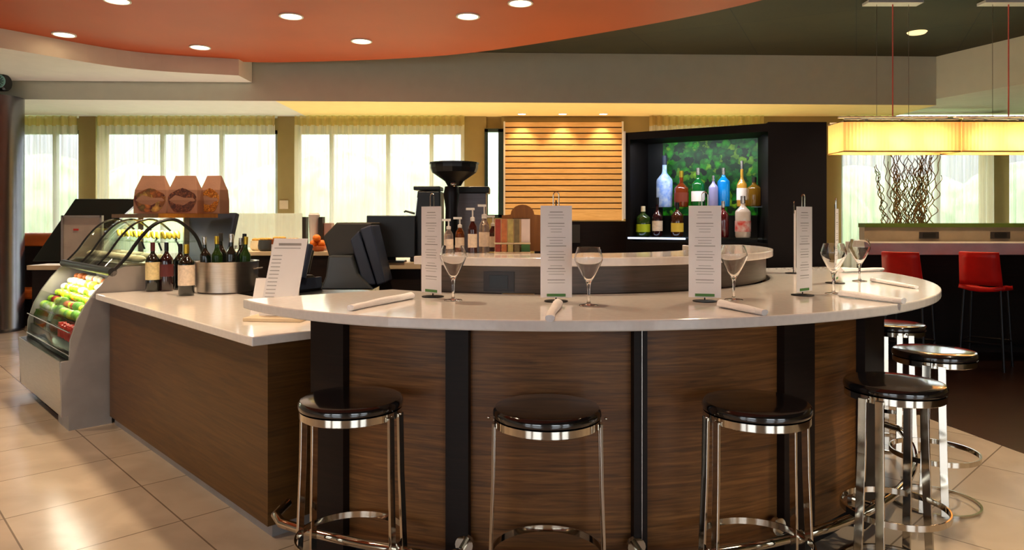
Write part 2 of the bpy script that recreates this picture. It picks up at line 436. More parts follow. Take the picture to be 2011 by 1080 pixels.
# windows, frames, panes, curtains
wins = [(-380, 155, [(-200), (-20), 100]), (188, 545, [313, 361, 430]), (578, 912, [648, 760, 846]), (1310, 1500, [1400]), (1652, 1952, [1752, 1850]), (1982, 2120, [2050])]
for i, (a, c, mull) in enumerate(wins):
    x0, x1 = xb(a), xb(c)
    o = MB(); z0, z1 = .84, 2.8; y = YB+.12
    o.box(((x0+x1)/2, y, z0+.03), (x1-x0, .08, .06)); o.box(((x0+x1)/2, y, z1-.03), (x1-x0, .08, .06))
    o.box((x0+.03, y, (z0+z1)/2), (.06, .08, z1-z0)); o.box((x1-.03, y, (z0+z1)/2), (.06, .08, z1-z0))
    for m_ in mull: o.box((xb(m_), y, (z0+z1)/2), (.06, .07, z1-z0))
    w = struct(o.build('window_%d' % (i+1), M['frame']))
    MB().box(((x0+x1)/2, y+.0, (z0+z1)/2), (x1-x0-.1, .01, z1-z0-.1)).build('pane', M['pane'], w)
# narrow dark framed window with no curtain
x0, x1 = xb(952, 10.85), xb(989, 10.85); y = 10.82
o = MB()
for cx in (x0+.025, x1-.04): o.box((cx, y, 2.11), (.05 if cx < x0+.03 else .08, .1, 1.34))
o.box(((x0+x1)/2, y, 2.76), (x1-x0, .1, .05)); o.box(((x0+x1)/2, y, 1.46), (x1-x0, .1, .05))
w = struct(o.build('window_7', M['dark_frame']))
MB().box(((x0+x1)/2, y+.02, 2.11), (x1-x0-.06, .01, 1.28)).build('pane', M['pane'], w)

cur = [(-380, 153, 'sheer cream curtain at the left end, beside the steel column'),
       (190, 542, 'sheer cream curtain behind the printed bags on the display case'),
       (580, 912, 'sheer cream curtain behind the coffee grinder and register'),
       (1275, 1498, 'sheer curtain mostly hidden behind the dark back bar cabinet'),
       (1654, 1950, 'sheer curtain behind the twisted willow branches'),
       (1984, 2118, 'sheer curtain at the far right edge beside the brown pier')]
for i, (a, c, lab) in enumerate(cur):
    x0, x1 = xb(a, 10.7), xb(c, 10.7)
    root = thing('curtain', lab, 'curtain', ((x0+x1)/2, 10.68, 0), 0, 'sheer curtains along the back windows')
    n = int((x1-x0)/.018)
    for nm, zt, zb, mt, amp, ph in (('curtain_fabric', 2.83, .05, M['sheer'], .028, 0), ('curtain_heading', 2.965, 2.81, M['sheer_head'], .036, .3)):
        bm = MB(); rows = []
        for k in range(n+1):
            x = -(x1-x0)/2+(x1-x0)*k/n
            wv = math.sin(x*2*PI/.115+ph+1.3*math.sin(x*2.1))*amp+math.sin(x*2*PI/.047)*amp*.25
            rows.append((bm.bm.verts.new((x, wv*1.2, zb)), bm.bm.verts.new((x, wv*.8, zt))))
        bm._mark([bm.bm.faces.new((A[0], B_[0], B_[1], A[1])) for A, B_ in zip(rows, rows[1:])], True)
        bm.build(nm, mt, root, sharp=180)
# skirting / trim strip at the far left floor
struct(MB().box((-7, 10.6, .06), (5, .3, .12)).build('baseboard_back', M['orange_vinyl']))

# outside
tag(MB().prism([(-40, 11.6), (40, 11.6), (40, 70), (-40, 70)], -.3, -.25).build('lawn', M['lawn']), 'pale green lawn seen hazily beyond the back windows', 'lawn', kind='stuff')
hb = MB()
for k in range(26):
    x = -30+k*2.4+random.uniform(-.6, .6)
    hb.ball((x, 26+random.uniform(-2, 2), random.uniform(.8, 1.6)), random.uniform(1.8, 2.8), (1, 1, 1.0), 14, 10)
tag(hb.build('hedge', M['hedge']), 'pale green row of bushes outside beyond the lawn', 'hedge', kind='stuff')

# ================================================================== LAMPS IN THE CEILING
def downlight_parts(root, r=.1):
    MB().lathe([(r, 0), (r*1.18, 0), (r*1.18, -.012), (r, -.012), (r, 0)], (0, 0, 0), 28).build('trim_ring', M['white_plastic'], root)
    MB().lathe([(0, -.006), (r, -.006), (r, -.001), (0, -.001)], (0, 0, 0), 28).build('lens', M['lens'], root)
dl = [(572, 31, 'recessed downlight in the orange ceiling, left of the middle, in the nearer row'),
      (919, 31, 'recessed downlight in the orange ceiling, just left of the topmost middle one'),
      (1022, 5, 'recessed downlight in the orange ceiling, cut close to the top middle edge'),
      (710, 80, 'small recessed downlight in the orange ceiling nearest the grey bulkhead centre'),
      (393, 92, 'recessed downlight in the orange ceiling close to the end of the curved ledge'),
      (126, 67, 'leftmost recessed downlight in the orange ceiling'),
      (230, 0, 'recessed downlight cut by the top edge of the photo, upper left')]
root0 = None
for px, py, lab in dl:
    p = on(px, max(py, -4), 3.42); p.z = 3.42
    if root0 is None:
        root0 = thing('downlight', lab, 'ceiling light', p, 0, 'downlights in the orange ceiling'); downlight_parts(root0)
    else: dup(root0, p, 0, lab)
def spot(loc, power, col=(1, .77, .50), ang=100, tgt=None, blend=.5, size=.06):
    l = bpy.data.lights.new('spot', 'SPOT'); l.energy = power; l.color = col; l.spot_size = math.radians(ang)
    l.spot_blend = blend; l.shadow_soft_size = size
    o = bpy.data.objects.new('spot_lamp', l); C.objects.link(o); o.location = loc
    if tgt is not None:
        o.rotation_euler = (Vector(tgt)-Vector(loc)).to_track_quat('-Z', 'Y').to_euler()
    return o
for px, py, lab in dl:
    p = on(px, max(py, -4), 3.42); spot((p.x, p.y, 3.39), 95 if px > 130 else 30)
for x, y, pw in ((-2.36, 5.32, 150), (-1.12, 4.13, 150), (.12, 2.94, 60), (-2.6, 2.3, 90), (1.6, 4.3, 80), (.2, 5.3, 80), (-4.8, 4.4, 130), (-3.4, 3.0, 90)):
    spot((x, y, 3.39), pw)
    dup(root0, (x, y, 3.42), 0, 'recessed downlight above the bar, outside the top of the photo', 'unseen downlights over the bar')
for x, y, pw in ((2.95, 4.3, 190), (3.0, 2.4, 170)):
    spot((x, y, 3.39), pw, (1, .82, .56), 90)
    dup(root0, (x, y, 3.42), 0, 'recessed downlight over the right end of the bar, outside the top of the photo', 'unseen downlights over the bar')
# dark ceiling: round lamp over the communal table
p = on(1801, 63, 3.64)
r = thing('ceiling_disc_light', 'small round lamp on the dark ceiling between the pendant wires', 'ceiling light', (p.x, p.y, 3.64))
MB().lathe([(0, -.02), (.09, -.02), (.11, 0), (0, 0)], (0, 0, 0), 24).build('diffuser', mat('dim_diffuser', (220, 200, 150), .5, emit=(230, 205, 150), estr=1.2), r)
# three downlights washing the slatted panel
for i, px in enumerate((1025, 1105, 1185)):
    p = at(px, 10.55, 2.976)
    lab = ['left', 'middle', 'right'][i]
    dup(root0, p, 0, lab+' one of the three small downlights above the slatted maple panel', 'downlights above the slatted panel', (.6, .6, .6))
    spot((p.x, p.y, 2.95), 26, (1, .7, .36), 80, (p.x, 10.85, 1.6))

# unseen fill lights added low behind the counters to brighten the soffit
def add_fill(x, y, sx, power, col):
    l = bpy.data.lights.new('soffit_fill', 'AREA'); l.shape = 'RECTANGLE'; l.size = sx; l.size_y = .25; l.energy = power; l.color = col
    o = bpy.data.objects.new('soffit_fill', l); C.objects.link(o); o.location = (x, y, .3); o.rotation_euler = (PI, 0, 0)
    tag(MB().box((x, y, .14), (sx, .3, .28)).build('fill_light_box', M['black']), 'long black box added to house an unseen fill light, behind the %s' % ('round bar' if x > 0 else 'display case'), 'fill light')
add_fill(.9, 9.6, 6.5, 80, (1, .77, .47)); add_fill(-5.2, 9.7, 4, 36, (1, .93, .85))
# ================================================================== ROUND BAR
# base
bar = thing('round_bar_counter', 'curved walnut front of the round bar with dark upright pilasters', 'bar counter', BC)
loc = lambda v: Vector(v)-BC
def bbuild(b, name, m, parent=bar, **k):
    o = b.build(name, m, parent, **k)
    o.data.transform(Matrix.Translation(-BC)); return o
A_end = 14
edges = [(617, 680, 'p'), (680, 878, 'w'), (878, 922, 'p'), (922, 1242, 'w'), (1242, 1268, 'p'), (1268, 1533, 'w'), (1533, 1592, 'p'), (1592, 1690, 'w')]
a_last = bar_angle(1690, 2.0)
segs = [(bar_angle(x0, 2.02), bar_angle(x1, 2.02), k) for x0, x1, k in edges]
a = segs[-1][1]; segs += [(a, a+9, 'p'), (a+9, a+28, 'w'), (a+28, a+32, 'p'), (a+32, a+50, 'w'), (a+50, A_end, 'p')]
for a0, a1, k in segs:
    if k == 'w':
        bbuild(MB().arc_wall(1.5, 2.0, a0, a1, .1, 1.03), 'wood_panel', M['walnut'])
        bbuild(MB().arc_wall(1.5, 1.96, a0, a1, 0, .1), 'kick_plate', M['black'])
    else:
        bbuild(MB().arc_wall(1.45, 2.04, a0, a1, 0, 1.03), 'pilaster', M['espresso_wood'])
am = (bar_angle(1242, 2.02)+bar_angle(1268, 2.02))/2
bbuild(MB().arc_wall(2.04, 2.046, am+.05, am+.13, .02, 1.03), 'highlight_strip', M['steel'])  # steel sliver put on as the thin highlight of the dark pilaster
# foot rail
rail = [pol(2.03, -125, .2), pol(2.12, -124, .185)]+[pol(2.15, -122+i*3, .18) for i in range(0, 37)]+[pol(2.03, -12, .2)]
ft = bbuild(MB().tube(rail, .019, 12), 'foot_rail', M['chrome'])
for px in (905, 1258, 1548, 1700):
    aa = bar_angle(px, 2.1)
    MB().tube([pol(2.035, aa, .18), pol(2.15, aa, .18)], .012, 10).ball(pol(2.15, aa, .18), .03).lathe([(0, -.01), (.035, -.01), (.035, .01), (0, .01)], pol(2.045, aa, .18), 16,
        axis=Matrix.Rotation(math.radians(aa), 3, 'Z') @ Matrix.Rotation(PI/2, 3, 'Y')).build('rail_bracket', M['chrome'], ft).data.transform(Matrix.Translation(-BC))

# countertop outline
outer = []
for i in range(0, 73):
    t = i/72; ang = -130.5+(13.5+130.5)*t
    rr = 2.27-.15*max(0, 1-(ang+130.5)/26.0)**1.6
    outer.append(pol(rr, ang))
inner = [pol(1.42, 12-k*(136/40)) for k in range(0, 41)]
poly = [(p.x, min(p.y, 5.26)) for p in outer+inner]
tag(MB().prism(poly, 1.03, 1.07).build('round_countertop', M['quartz'], bevel=.006), 'glossy white stone countertop of the round bar', 'countertop')
# raised tier
AT0 = bar_angle(812, 1.44)
tier = thing('raised_tier', 'grey brown curved riser standing on the round bar top', 'bar tier', (0, 0, 0))
MB().arc_wall(1.3, 1.4, AT0+.6, 15, 1.071, 1.2).build('riser_panel', M['tier_wood'], tier)
MB().arc_wall(1.25, 1.402, -2.2, -1.4, 1.075, 1.2).build('panel_joint', M['espresso_wood'], tier)
for px in (980,):
    aa = bar_angle(px, 1.4)
    o = MB().arc_wall(1.4, 1.408, aa-3.0, aa+3.0, 1.08, 1.172).build('outlet_plate', M['outlet'], tier)
    MB().arc_wall(1.408, 1.412, aa-1.8, aa+1.8, 1.095, 1.155).build('outlet_cover', M['black'], o)
tt = [pol(1.44, AT0+i*((12-AT0)/46)) for i in range(47)]+[pol(1.0, 12-i*((12-AT0)/46)) for i in range(47)]
tag(MB().prism([(p.x, min(p.y, 5.2)) for p in tt], 1.2, 1.24).build('tier_top', M['quartz'], bevel=.005), 'white stone ledge on top of the curved riser', 'ledge')
# workspace inside the ring
tag(MB().arc_wall(.95, 1.28, -128, 5, 0, .86).build('under_bar_cabinet', M['espresso_wood']), 'dark cabinet run inside the round bar', 'cabinet')

# ================================================================== LEFT COUNTER
lc = thing('service_counter', 'straight wood-fronted service counter left of the round bar', 'counter', (0, 0, 0))
UE = 5.47
def unbox(b, u0, u1, n0, n1, z0, z1):
    return b.prism([tuple(un(u0, n0)[:2]), tuple(un(u1, n0)[:2]), tuple(un(u1, n1)[:2]), tuple(un(u0, n1)[:2])], z0, z1)
unbox(MB(), 3.02, UE, 1.40, 1.98, .06, .87).build('wood_body', M['walnut_flat'], lc)
unbox(MB(), 3.04, UE, 1.43, 1.95, 0, .06).build('kick_plate', M['steel_paint'], lc)
tag(unbox(MB(), 2.99, UE+.01, 1.315, 2.02, .87, .91).build('service_countertop', M['quartz'], bevel=.005), 'warm lit white stone top of the straight counter carrying wine bottles', 'countertop')

# ================================================================== STOOLS
st0 = thing('bar_stool', '', 'bar stool', (0, 0, 0), 0, 'round chrome stools at the bar')
MB().lathe([(0, .728), (.178, .728), (.189, .734), (.191, .744), (.188, .756), (.182, .763), (.17, .7655), (.1, .767), (0, .7675)], seg=48).build('seat', M['leather'], st0)
MB().lathe([(.150, .70), (.184, .70), (.186, .702), (.186, .727), (.150, .727), (.150, .70)], seg=48).build('seat_band', M['chrome'], st0)
for sx in (-1, 1):
    for sy in (-1, 1):
        b = MB()
        pts = [V(sx*.186, sy*.033, .715), V(sx*.189, sy*.035, .5), V(sx*.197, sy*.04, .25), V(sx*.205, sy*.047, .006)]
        w, t = .017, .005
        rings = []
        for p in pts:
            rings.append([b.bm.verts.new(p+V(dx, dy, 0)) for dx, dy in ((-t, -w), (t, -w), (t, w), (-t, w))])
        for A, B_ in zip(rings, rings[1:]):
            for k in range(4): b.bm.faces.new((A[k], A[(k+1) % 4], B_[(k+1) % 4], B_[k]))
        b.bm.faces.new(rings[0]); b.bm.faces.new(rings[-1][::-1])
        b.build('leg', M['chrome'], st0, bevel=.0015)
MB().lathe([(.196, .238), (.202, .238), (.202, .262), (.196, .262), (.196, .238)], seg=56).build('footrest_ring', M['chrome'], st0)
MB().lathe([(.196, .0), (.206, .0), (.206, .012), (.196, .012), (.196, .0)], seg=56).build('base_ring', M['chrome'], st0)
for sx in (-1, 1):
    MB().ball((sx*.206, 0, .722), .006).build('rivet', M['chrome'], st0)
spots_ = [(-.593, 2.63, 'black topped chrome stool at the left end, before the first dark pilaster'),
          (.123, 2.5, 'black topped chrome stool in the centre, before the wide walnut panel'),
          (.88, 2.57, 'black topped chrome stool right of centre, before the third dark pilaster'),
          (1.55, 2.89, 'chrome stool at the right curve of the bar, nearest of the right-hand row'),
          (2.12, 3.58, 'chrome stool with seat lit pale gold, behind the nearest right-hand stool'),
          (2.40, 4.5, 'farthest chrome stool, only its seat edge showing under the bar top')]
for i, (x, y, lab) in enumerate(spots_):
    rz = math.atan2(y-BC.y, x-BC.x)+PI/2
    if i == 0: st0.location = (x, y, 0); st0.rotation_euler = (0, 0, rz); st0['label'] = lab
    else: dup(st0, (x, y, 0), rz, lab)

# ================================================================== THINGS ON THE BAR TOP
ZT = 1.0702
def card(root, w, h, z0, y, lines, title=True, green=True, tilt=0):
    c = MB().box((0, y, z0+h/2), (w, .0015, h)).build('menu_card', M['paper'], root)
    b = MB(); yy = y-.0012
    rnd = random.Random(3)
    for k in range(lines):
        zz = z0+h*(.93-.80*k/lines)
        if k % 5 == 3: continue
        ww = w*(.34+.3*rnd.random())
        b.box((0, yy, zz), (ww, .0006, .0016 if k % 4 else .003))
    b.build('printed_text', M['ink'], c)
    if green:
        MB().box((0, yy, z0+.010), (w*.6, .0006, .012)).build('green_border', M['green_ink'], c)
    return c
def menu_stand(loc, yaw, lab):
    r = thing('menu_stand', lab, 'menu', loc, yaw, 'table menus on wire stands')
    MB().lathe([(0, 0), (.05, 0), (.05, .004), (.02, .007), (0, .007)], seg=28).build('base', M['dark_metal'], r)
    MB().tube([V(0, 0, .004), V(0, 0, .43)], .0028, 8).build('rod', M['dark_metal'], r)
    lp = [V(-.012, -.004, .385), V(-.012, -.004, .45)]+[V(-.012*math.cos(PI*k/8), -.004, .45+.014*math.sin(PI*k/8)) for k in range(1, 8)]+[V(.012, -.004, .45), V(.012, -.004, .385)]
    MB().tube(lp, .0022, 8).build('clip', M['chrome'], r)
    card(r, .133, .388, .018, -.009, 26)
    return r
ms = [(850, 583, -.80, 'tall menu on wire stand at the left, beside the first wine goblet'),
      (1092, 592, .05, 'tall menu on wire stand in the middle of the bar, facing the camera'),
      (1384, 592, -.08, 'tall menu on wire stand right of centre, before the leafy backlit picture'),
      (1576, 580, .90, 'tall menu on wire stand at right, turned so it looks narrow'),
      (1640, 556, 1.28, 'menu on wire stand seen nearly edge-on between the right-hand goblets'),
      (1558, 537, 1.5, 'menu stand almost hidden behind the narrow turned menu')]
for px, py, yaw, lab in ms:
    p = on(px, py, ZT); menu_stand(p, yaw+math.atan2(-p.x, p.y)*.6, lab)

def goblet():
    g = thing('wine_goblet', '', 'wine glass', (0, 0, 0), 0, 'empty wine goblets on the bar')
    k = 1.0
    out = [(.0455, .236), (.0575, .197), (.0565, .183), (.044, .155), (.0285, .125), (.0165, .104), (.0105, .094)]
    inn = [(.008, .100), (.015, .107), (.0270, .128), (.0425, .157), (.0550, .184), (.0560, .197), (.0442, .236)]
    prof = out+[(.0085, .088), (.006, .07), (.005, .04), (.0058, .018), (.0095, .008), (.036, .004), (.0385, .0015), (.0385, 0), (0, 0)]
    full = [(0, .098)]+inn+prof
    MB().lathe(full, seg=40).build('glass_body', M['glass'], g, sharp=60)
    return g
g0 = goblet()
gs = [(890, 590, 'wine goblet standing just right of the leftmost table menu'),
      (1156, 600, 'wine goblet standing right of the middle table menu'),
      (1441, 589, 'wine goblet standing beside the menu right of centre'),
      (1637, 577, 'nearer of the two goblets at the right end of the bar'),
      (1688, 552, 'farther of the two goblets at the right end of the bar')]
for i, (px, py, lab) in enumerate(gs):
    p = on(px, py, ZT)
    if i == 0: g0.location = p; g0['label'] = lab
    else: dup(g0, p, 0, lab)

def napkin(a, c, lab, r=.0145):
    a = on(a[0], a[1], ZT+r); c = on(c[0], c[1], ZT+r)
    d = c-a; L = d.length
    root = thing('rolled_napkin', lab, 'napkin', ((a.x+c.x)/2, (a.y+c.y)/2, ZT), math.atan2(d.y, d.x), 'rolled white napkins on the bar')
    b = MB(); rings = []; n = 18; m = 20
    for i in range(n+1):
        t = i/n; x = -L/2+L*t
        rr = r*(.86+.2*t+.05*math.sin(t*9+a.x*5))
        ring = []
        for k in range(m):
            th = 2*PI*k/m; sp = rr*(1+.06*math.sin(3*th+t*4))
            ring.append(b.bm.verts.new((x, sp*1.25*math.cos(th)+.004*math.sin(t*5), max(.0005, rr*.95+sp*.95*math.sin(th)))))
        rings.append(ring)
    for A, B_ in zip(rings, rings[1:]):
        for k in range(m): b.bm.faces.new((A[k], A[(k+1) % m], B_[(k+1) % m], B_[k])).smooth = True
    b.bm.faces.new(rings[0]); b.bm.faces.new(rings[-1][::-1])
    b.build('napkin_roll', M['linen'], root, sharp=60)
    MB().box((L*.05, r*1.1, r*1.0), (L*.86, .003, r*1.0), rx=.5).build('loose_fold', M['linen'], root)
napkin((688, 603), (806, 580), 'rolled napkin at the left end of the bar')
napkin((1080, 624), (1094, 594), 'rolled napkin lying end-on before the middle menu')
napkin((1502, 612), (1414, 596), 'rolled napkin right of centre, pointing to the third goblet')
napkin((1775, 590), (1650, 576), 'rolled napkin nearest the right edge of the bar')
napkin((1733, 528), (1652, 531), 'rolled napkin at the far right back of the bar')
napkin((1800, 563), (1712, 549), 'rolled napkin lying flat behind the rightmost goblet', .011)

# ================================================================== THINGS ON THE SERVICE COUNTER
ZC = .9102
def bottle(name, loc, h, r, glass, label=None, cap=None, lab='', cat='bottle', group=None, neck=.32, shoulder=.56, lz=(.12, .42), nr=.28, label_col=None, seg=24, sy=1):
    root = thing(name, lab, cat, loc, random.uniform(-.3, .3), group)
    H = h; body = shoulder*H
    prof = [(0, .0), (r*.92, 0), (r, .012*H/.3), (r, body), (r*.93, body+.04*H), (r*.62, body+.10*H), (r*nr*1.15, body+.16*H), (r*nr, body+.2*H), (r*nr, H*.985), (r*nr*.9, H), (0, H)]
    MB().lathe(prof, seg=seg, sy=sy).build('bottle_body', glass, root)
    if label:
        MB().lathe([(r*1.012, lz[0]*H), (r*1.02, lz[0]*H), (r*1.02, lz[1]*H), (r*1.012, lz[1]*H)], seg=seg, sy=sy).build('label', label, root)
    if cap:
        MB().lathe([(r*nr*1.1, H*.82), (r*nr*1.12, H*.83), (r*nr*1.12, H*1.0), (0, H*1.005)], seg=16, sy=sy).build('cap', cap, root)
    return root
wg = bottle_glass('dark_wine_glass', (16, 22, 18)); wr = bottle_glass('dark_red_wine_glass', (34, 10, 14))
lc1 = mat('cream_label', (222, 204, 150), .6, var=.12, nscale=60); lc2 = mat('white_label', (224, 206, 184), .6, var=.1, nscale=60)
lc3 = mat('maroon_label', (90, 34, 36), .6)
bottle('wine_bottle', on(300, 572, ZC), .345, .047, wg, lc1, lc3, 'dark wine bottle with cream label, leftmost on the counter', 'wine bottle', 'wine bottles beside the bucket', lz=(.24, .6), shoulder=.62)
bottle('wine_bottle', on(327, 571, ZC), .345, .046, wr, lc3, mat('black_foil', (20, 16, 18), .3), 'dark wine bottle with maroon label, between the two pale labelled bottles', 'wine bottle', 'wine bottles beside the bucket', lz=(.3, .55), shoulder=.62)
bottle('wine_bottle', on(354, 568, ZC), .33, .046, wg, None, mat('black_foil_cap', (26, 20, 16), .3), 'unlabelled dark wine bottle hidden behind the white labelled one', 'wine bottle', 'wine bottles beside the bucket', shoulder=.62)
bottle('wine_bottle', on(366, 580, ZC), .34, .051, wg, lc2, M['gold'], 'wine bottle with white label and gold neck, nearest the steel tub', 'wine bottle', 'wine bottles beside the bucket', lz=(.2, .6), shoulder=.62)
# steel tub with bottle necks
tp_ = on(441, 575, ZC); tp_ = tp_+V(-.02, .1, 0)
tub = thing('ice_tub', 'wide brushed steel ice tub on the service counter', 'ice bucket', tp_)
MB().lathe([(0, 0), (.19, 0), (.2, .008), (.208, .2), (.212, .215), (.206, .215), (.2, .2), (.192, .012), (0, .012)], seg=48).build('tub_shell', M['steel'], tub)
MB().lathe([(0, .1), (.19, .1), (.198, .13), (.1, .145), (0, .15)], seg=30).build('ice_fill', mat('crushed_ice', (226, 230, 232), .2, bump=1, bscale=40, trans=.3), tub)
for s in (-1, 1):
    MB().tube([V(s*.2, -.04, .16), V(s*.235, -.03, .165), V(s*.24, 0, .165), V(s*.235, .03, .165), V(s*.2, .04, .16)], .005, 8).build('handle', M['steel'], tub)
nk = [(-.13, -.04, 'silver_foil', 'silver'), (-.07, .07, 'olive_plastic', 'dark'), (-.04, -.07, 'gold', 'gold'), (.02, .02, 'silver_foil', 'silver'), (.06, -.09, 'silver_foil', 'silver'), (.09, .05, 'black', 'black'), (.13, -.03, 'gold', 'gold'), (-.1, .1, 'black', 'black'), (.04, .12, 'silver_foil', 'silver')]
wherew = ['leftmost at the front of the tub', 'behind the leftmost in the tub', 'front left, tallest gold neck', 'in the middle of the tub', 'front right of the tub', 'back right of the tub', 'rightmost in the tub', 'at the back left of the tub', 'at the very back of the tub']
for (dx, dy, mk, cn), ww in zip(nk, wherew):
    h = random.uniform(.28, .32)
    q = bottle('chilled_bottle', (tp_.x+dx, tp_.y+dy, ZC+.09), h, .036, gl('green_bottle_glass', (70, 110, 50)) if cn == 'gold' else wg, None, M[mk],
           cn+' capped bottle '+ww, 'bottle', 'bottles chilling in the steel tub', shoulder=.55, nr=.36)
    q.rotation_euler = (dy*-.35, dx*.35, 0)
# easel with printed sheet and tent card
e0 = on(547, 628, ZC)
es = thing('menu_easel', 'slanted printed price sheet on a stand at the counter end', 'menu', e0, -.12)
MB().box((0, .0, .009), (.30, .16, .018)).build('stand_base', M['tan_edge'], es, bevel=.003)
MB().box((0.01, .05, .20), (.16, .006, .36), rx=-.12).build('back_plate', M['white_plastic'], es)
sh = [V(-.105, 0, .0), V(.085, 0, .0), V(.135, .0, .39), V(-.045, .0, .39)]
b = MB(); b.slab([p+V(.0, -.0, .02)+V(0, p.z*.12, 0) for p in sh], (0, .002, 0)); s_ = b.build('printed_sheet', M['paper'], es)
b = MB()
for k in range(17):
    z = .36-.019*k
    if k == 2: continue
    t = z/.39; x0 = -.105+.06*t+.012
    w_ = .12 if k == 0 else (.05 if k > 2 else .14)
    h_ = .012 if k == 0 else .003
    b.box((x0+w_/2+(.02 if k == 0 else 0), z*.12-.001, z+.02), (w_, .001, h_))
b.build('printed_text', M['ink'], s_)
t0 = on(512, 617, ZC)
tc_ = thing('tent_card', 'small blank white card standing left of the price sheet', 'card', t0+V(0, 0, 0), .15)
MB().slab([V(-.055, .0, 0), V(.05, .0, 0), V(.075, .03, .19), V(-.03, .03, .19)], (0, .003, 0)).build('card_front', M['paper'], tc_)
MB().slab([V(-.055, .08, 0), V(.05, .08, 0), V(.075, .035, .19), V(-.03, .035, .19)], (0, .003, 0)).build('card_back', M['paper'], tc_)

# ================================================================== DISPLAY CASE
prof = [(1.165, .47), (1.17, .60), (1.21, .735), (1.262, .837), (1.33, .94), (1.43, 1.055), (1.52, 1.155), (1.58, 1.246), (1.66, 1.345), (1.74, 1.40), (1.84, 1.415), (1.93, 1.36), (2.0, 1.28), (2.05, 1.15)]
U0, U1 = 5.50, 6.93
_sp = spline(prof[5:], 4); prof = prof[:5]+_sp; NG = 5+4*5+1
dc = thing('display_case', 'curved glass refrigerated food display case at the far end of the counter', 'display case', (0, 0, 0))
b = MB(); unbox(b, U0+.03, U1-.03, 1.125, 2.08, .10, .44); b.build('cabinet_box', M['steel_paint'], dc, bevel=.006)
b = MB(); b.slab([un(U0+.02, 1.12, .1), un(U1, 1.12, .1), un(U1, 1.11, .465), un(U0+.02, 1.11, .465)], tuple(N*.008)); b.build('front_panel', M['steel'], dc)
unbox(MB(), U0+.03, U1-.03, 1.118, 1.19, .44, .468).build('front_ledge', M['black'], dc)
unbox(MB(), U0+.2, U0+.5, 1.2, 2.0, 0, .1).build('foot', M['steel_paint'], dc); unbox(MB(), U1-.5, U1-.2, 1.2, 2.0, 0, .1).build('foot', M['black'], dc)
def side(u, th, mt):
    lower = [(1.117, .10), (1.117, .465)]+[q for q in prof if q[1] < 1.06]+[(1.5, 1.085), (2.08, 1.085), (2.08, .10)]
    b = MB(); b.slab([un(u, n_, z) for n_, z in lower], tuple(U*th)); b.build('side_panel', mt, dc)
    up = [q for q in prof if q[1] >= 1.05]+[(2.06, 1.09), (1.46, 1.09)]
    b = MB(); b.slab([un(u+.012, n_, z) for n_, z in up], tuple(U*.006)); b.build('side_glass', M['case_glass'], dc)
side(U0, .03, M['steel_paint']); side(U1-.03, .03, M['steel_paint'])
b = MB(); unbox(b, U0-.0, U0+.3, 1.16, 1.42, 0, .1); b.build('foot_plate', M['steel_paint'], dc)
for u in (U0+.015, U0+.49, U0+.96, U1-.02):
    pts = [un(u, n_, z) for n_, z in prof[5:]]
    MB().tube(pts, .013 if u < U0+.1 else .008, 8).build('glass_frame', M['black'], dc)
MB().tube([un(U0, 1.425, 1.05), un(U1, 1.425, 1.05)], .03, 12).build('hinge_bar', M['black'], dc)
MB().tube([un(U0+.02, 1.45, 1.04), un(U1-.02, 1.45, 1.04)], .014, 8).build('lamp_strip', M['navy'], dc)
def curved_glass(rng, name):
    b = MB(); rows = []
    for n_, z in rng: rows.append([b.bm.verts.new(un(U0+.03, n_, z)), b.bm.verts.new(un(U1-.03, n_, z))])
    for A, B_ in zip(rows, rows[1:]): b.bm.faces.new((A[0], A[1], B_[1], B_[0])).smooth = True
    o = b.build(name, M['case_glass'], dc, sharp=180)
    sm = o.modifiers.new('solid', 'SOLIDIFY'); sm.thickness = .005
curved_glass(prof[5:NG], 'upper_glass'); curved_glass(prof[0:4], 'lower_glass')
MB().tube([un(U0+.02, 1.168, .655), un(U1-.02, 1.168, .655)], .006, 8).build('front_rail', M['chrome'], dc)
MB().tube([un(U0+.02, 1.165, .50), un(U1-.02, 1.165, .50)], .006, 8).build('front_rail', M['chrome'], dc)
shelf_rows = [(1.185, .575, .08), (1.245, .69, .07), (1.295, .74, .07), (1.340, .79, .07), (1.385, .835, .07), (1.430, .88, .07), (1.475, .925, .07)]
b = MB()
for n_, z, w_ in shelf_rows: unbox(b, U0+.035, U1-.035, n_, 1.60, z-.06, z)
b.build('stepped_tray', M['black'], dc)
unbox(MB(), U0+.035, U1-.035, 1.66, 2.05, .45, 1.08).build('rear_panel', M['white_plastic'], dc)
unbox(MB(), U0+.035, U1-.035, 1.50, 2.04, 1.09, 1.1).build('shelf', M['steel'], dc)
unbox(MB(), U0+.035, U1-.035, 1.68, 2.02, 1.245, 1.255).build('shelf', M['case_glass'], dc)
unbox(MB(), U0+.25, U1+.05, 1.80, 2.25, 1.43, 1.462).build('roof_board', M['brown_wood'], dc)
for u in (U0+.3, U1): unbox(MB(), u-.02, u, 2.0, 2.04, 1.09, 1.43).build('roof_post', M['steel'], dc)
l = bpy.data.lights.new('case_lamp', 'AREA'); l.shape = 'RECTANGLE'; l.size = 1.2; l.size_y = .05; l.energy = 6; l.color = (1, .95, .75)
o = bpy.data.objects.new('case_lamp', l); C.objects.link(o); o.location = un((U0+U1)/2, 1.33, 1.0)
o.rotation_euler = (0, 0, UROT)
l2 = l.copy(); l2.energy = 8; o = bpy.data.objects.new('case_lamp', l2); C.objects.link(o); o.location = un((U0+U1)/2, 1.86, 1.39); o.rotation_euler = (0, 0, UROT)

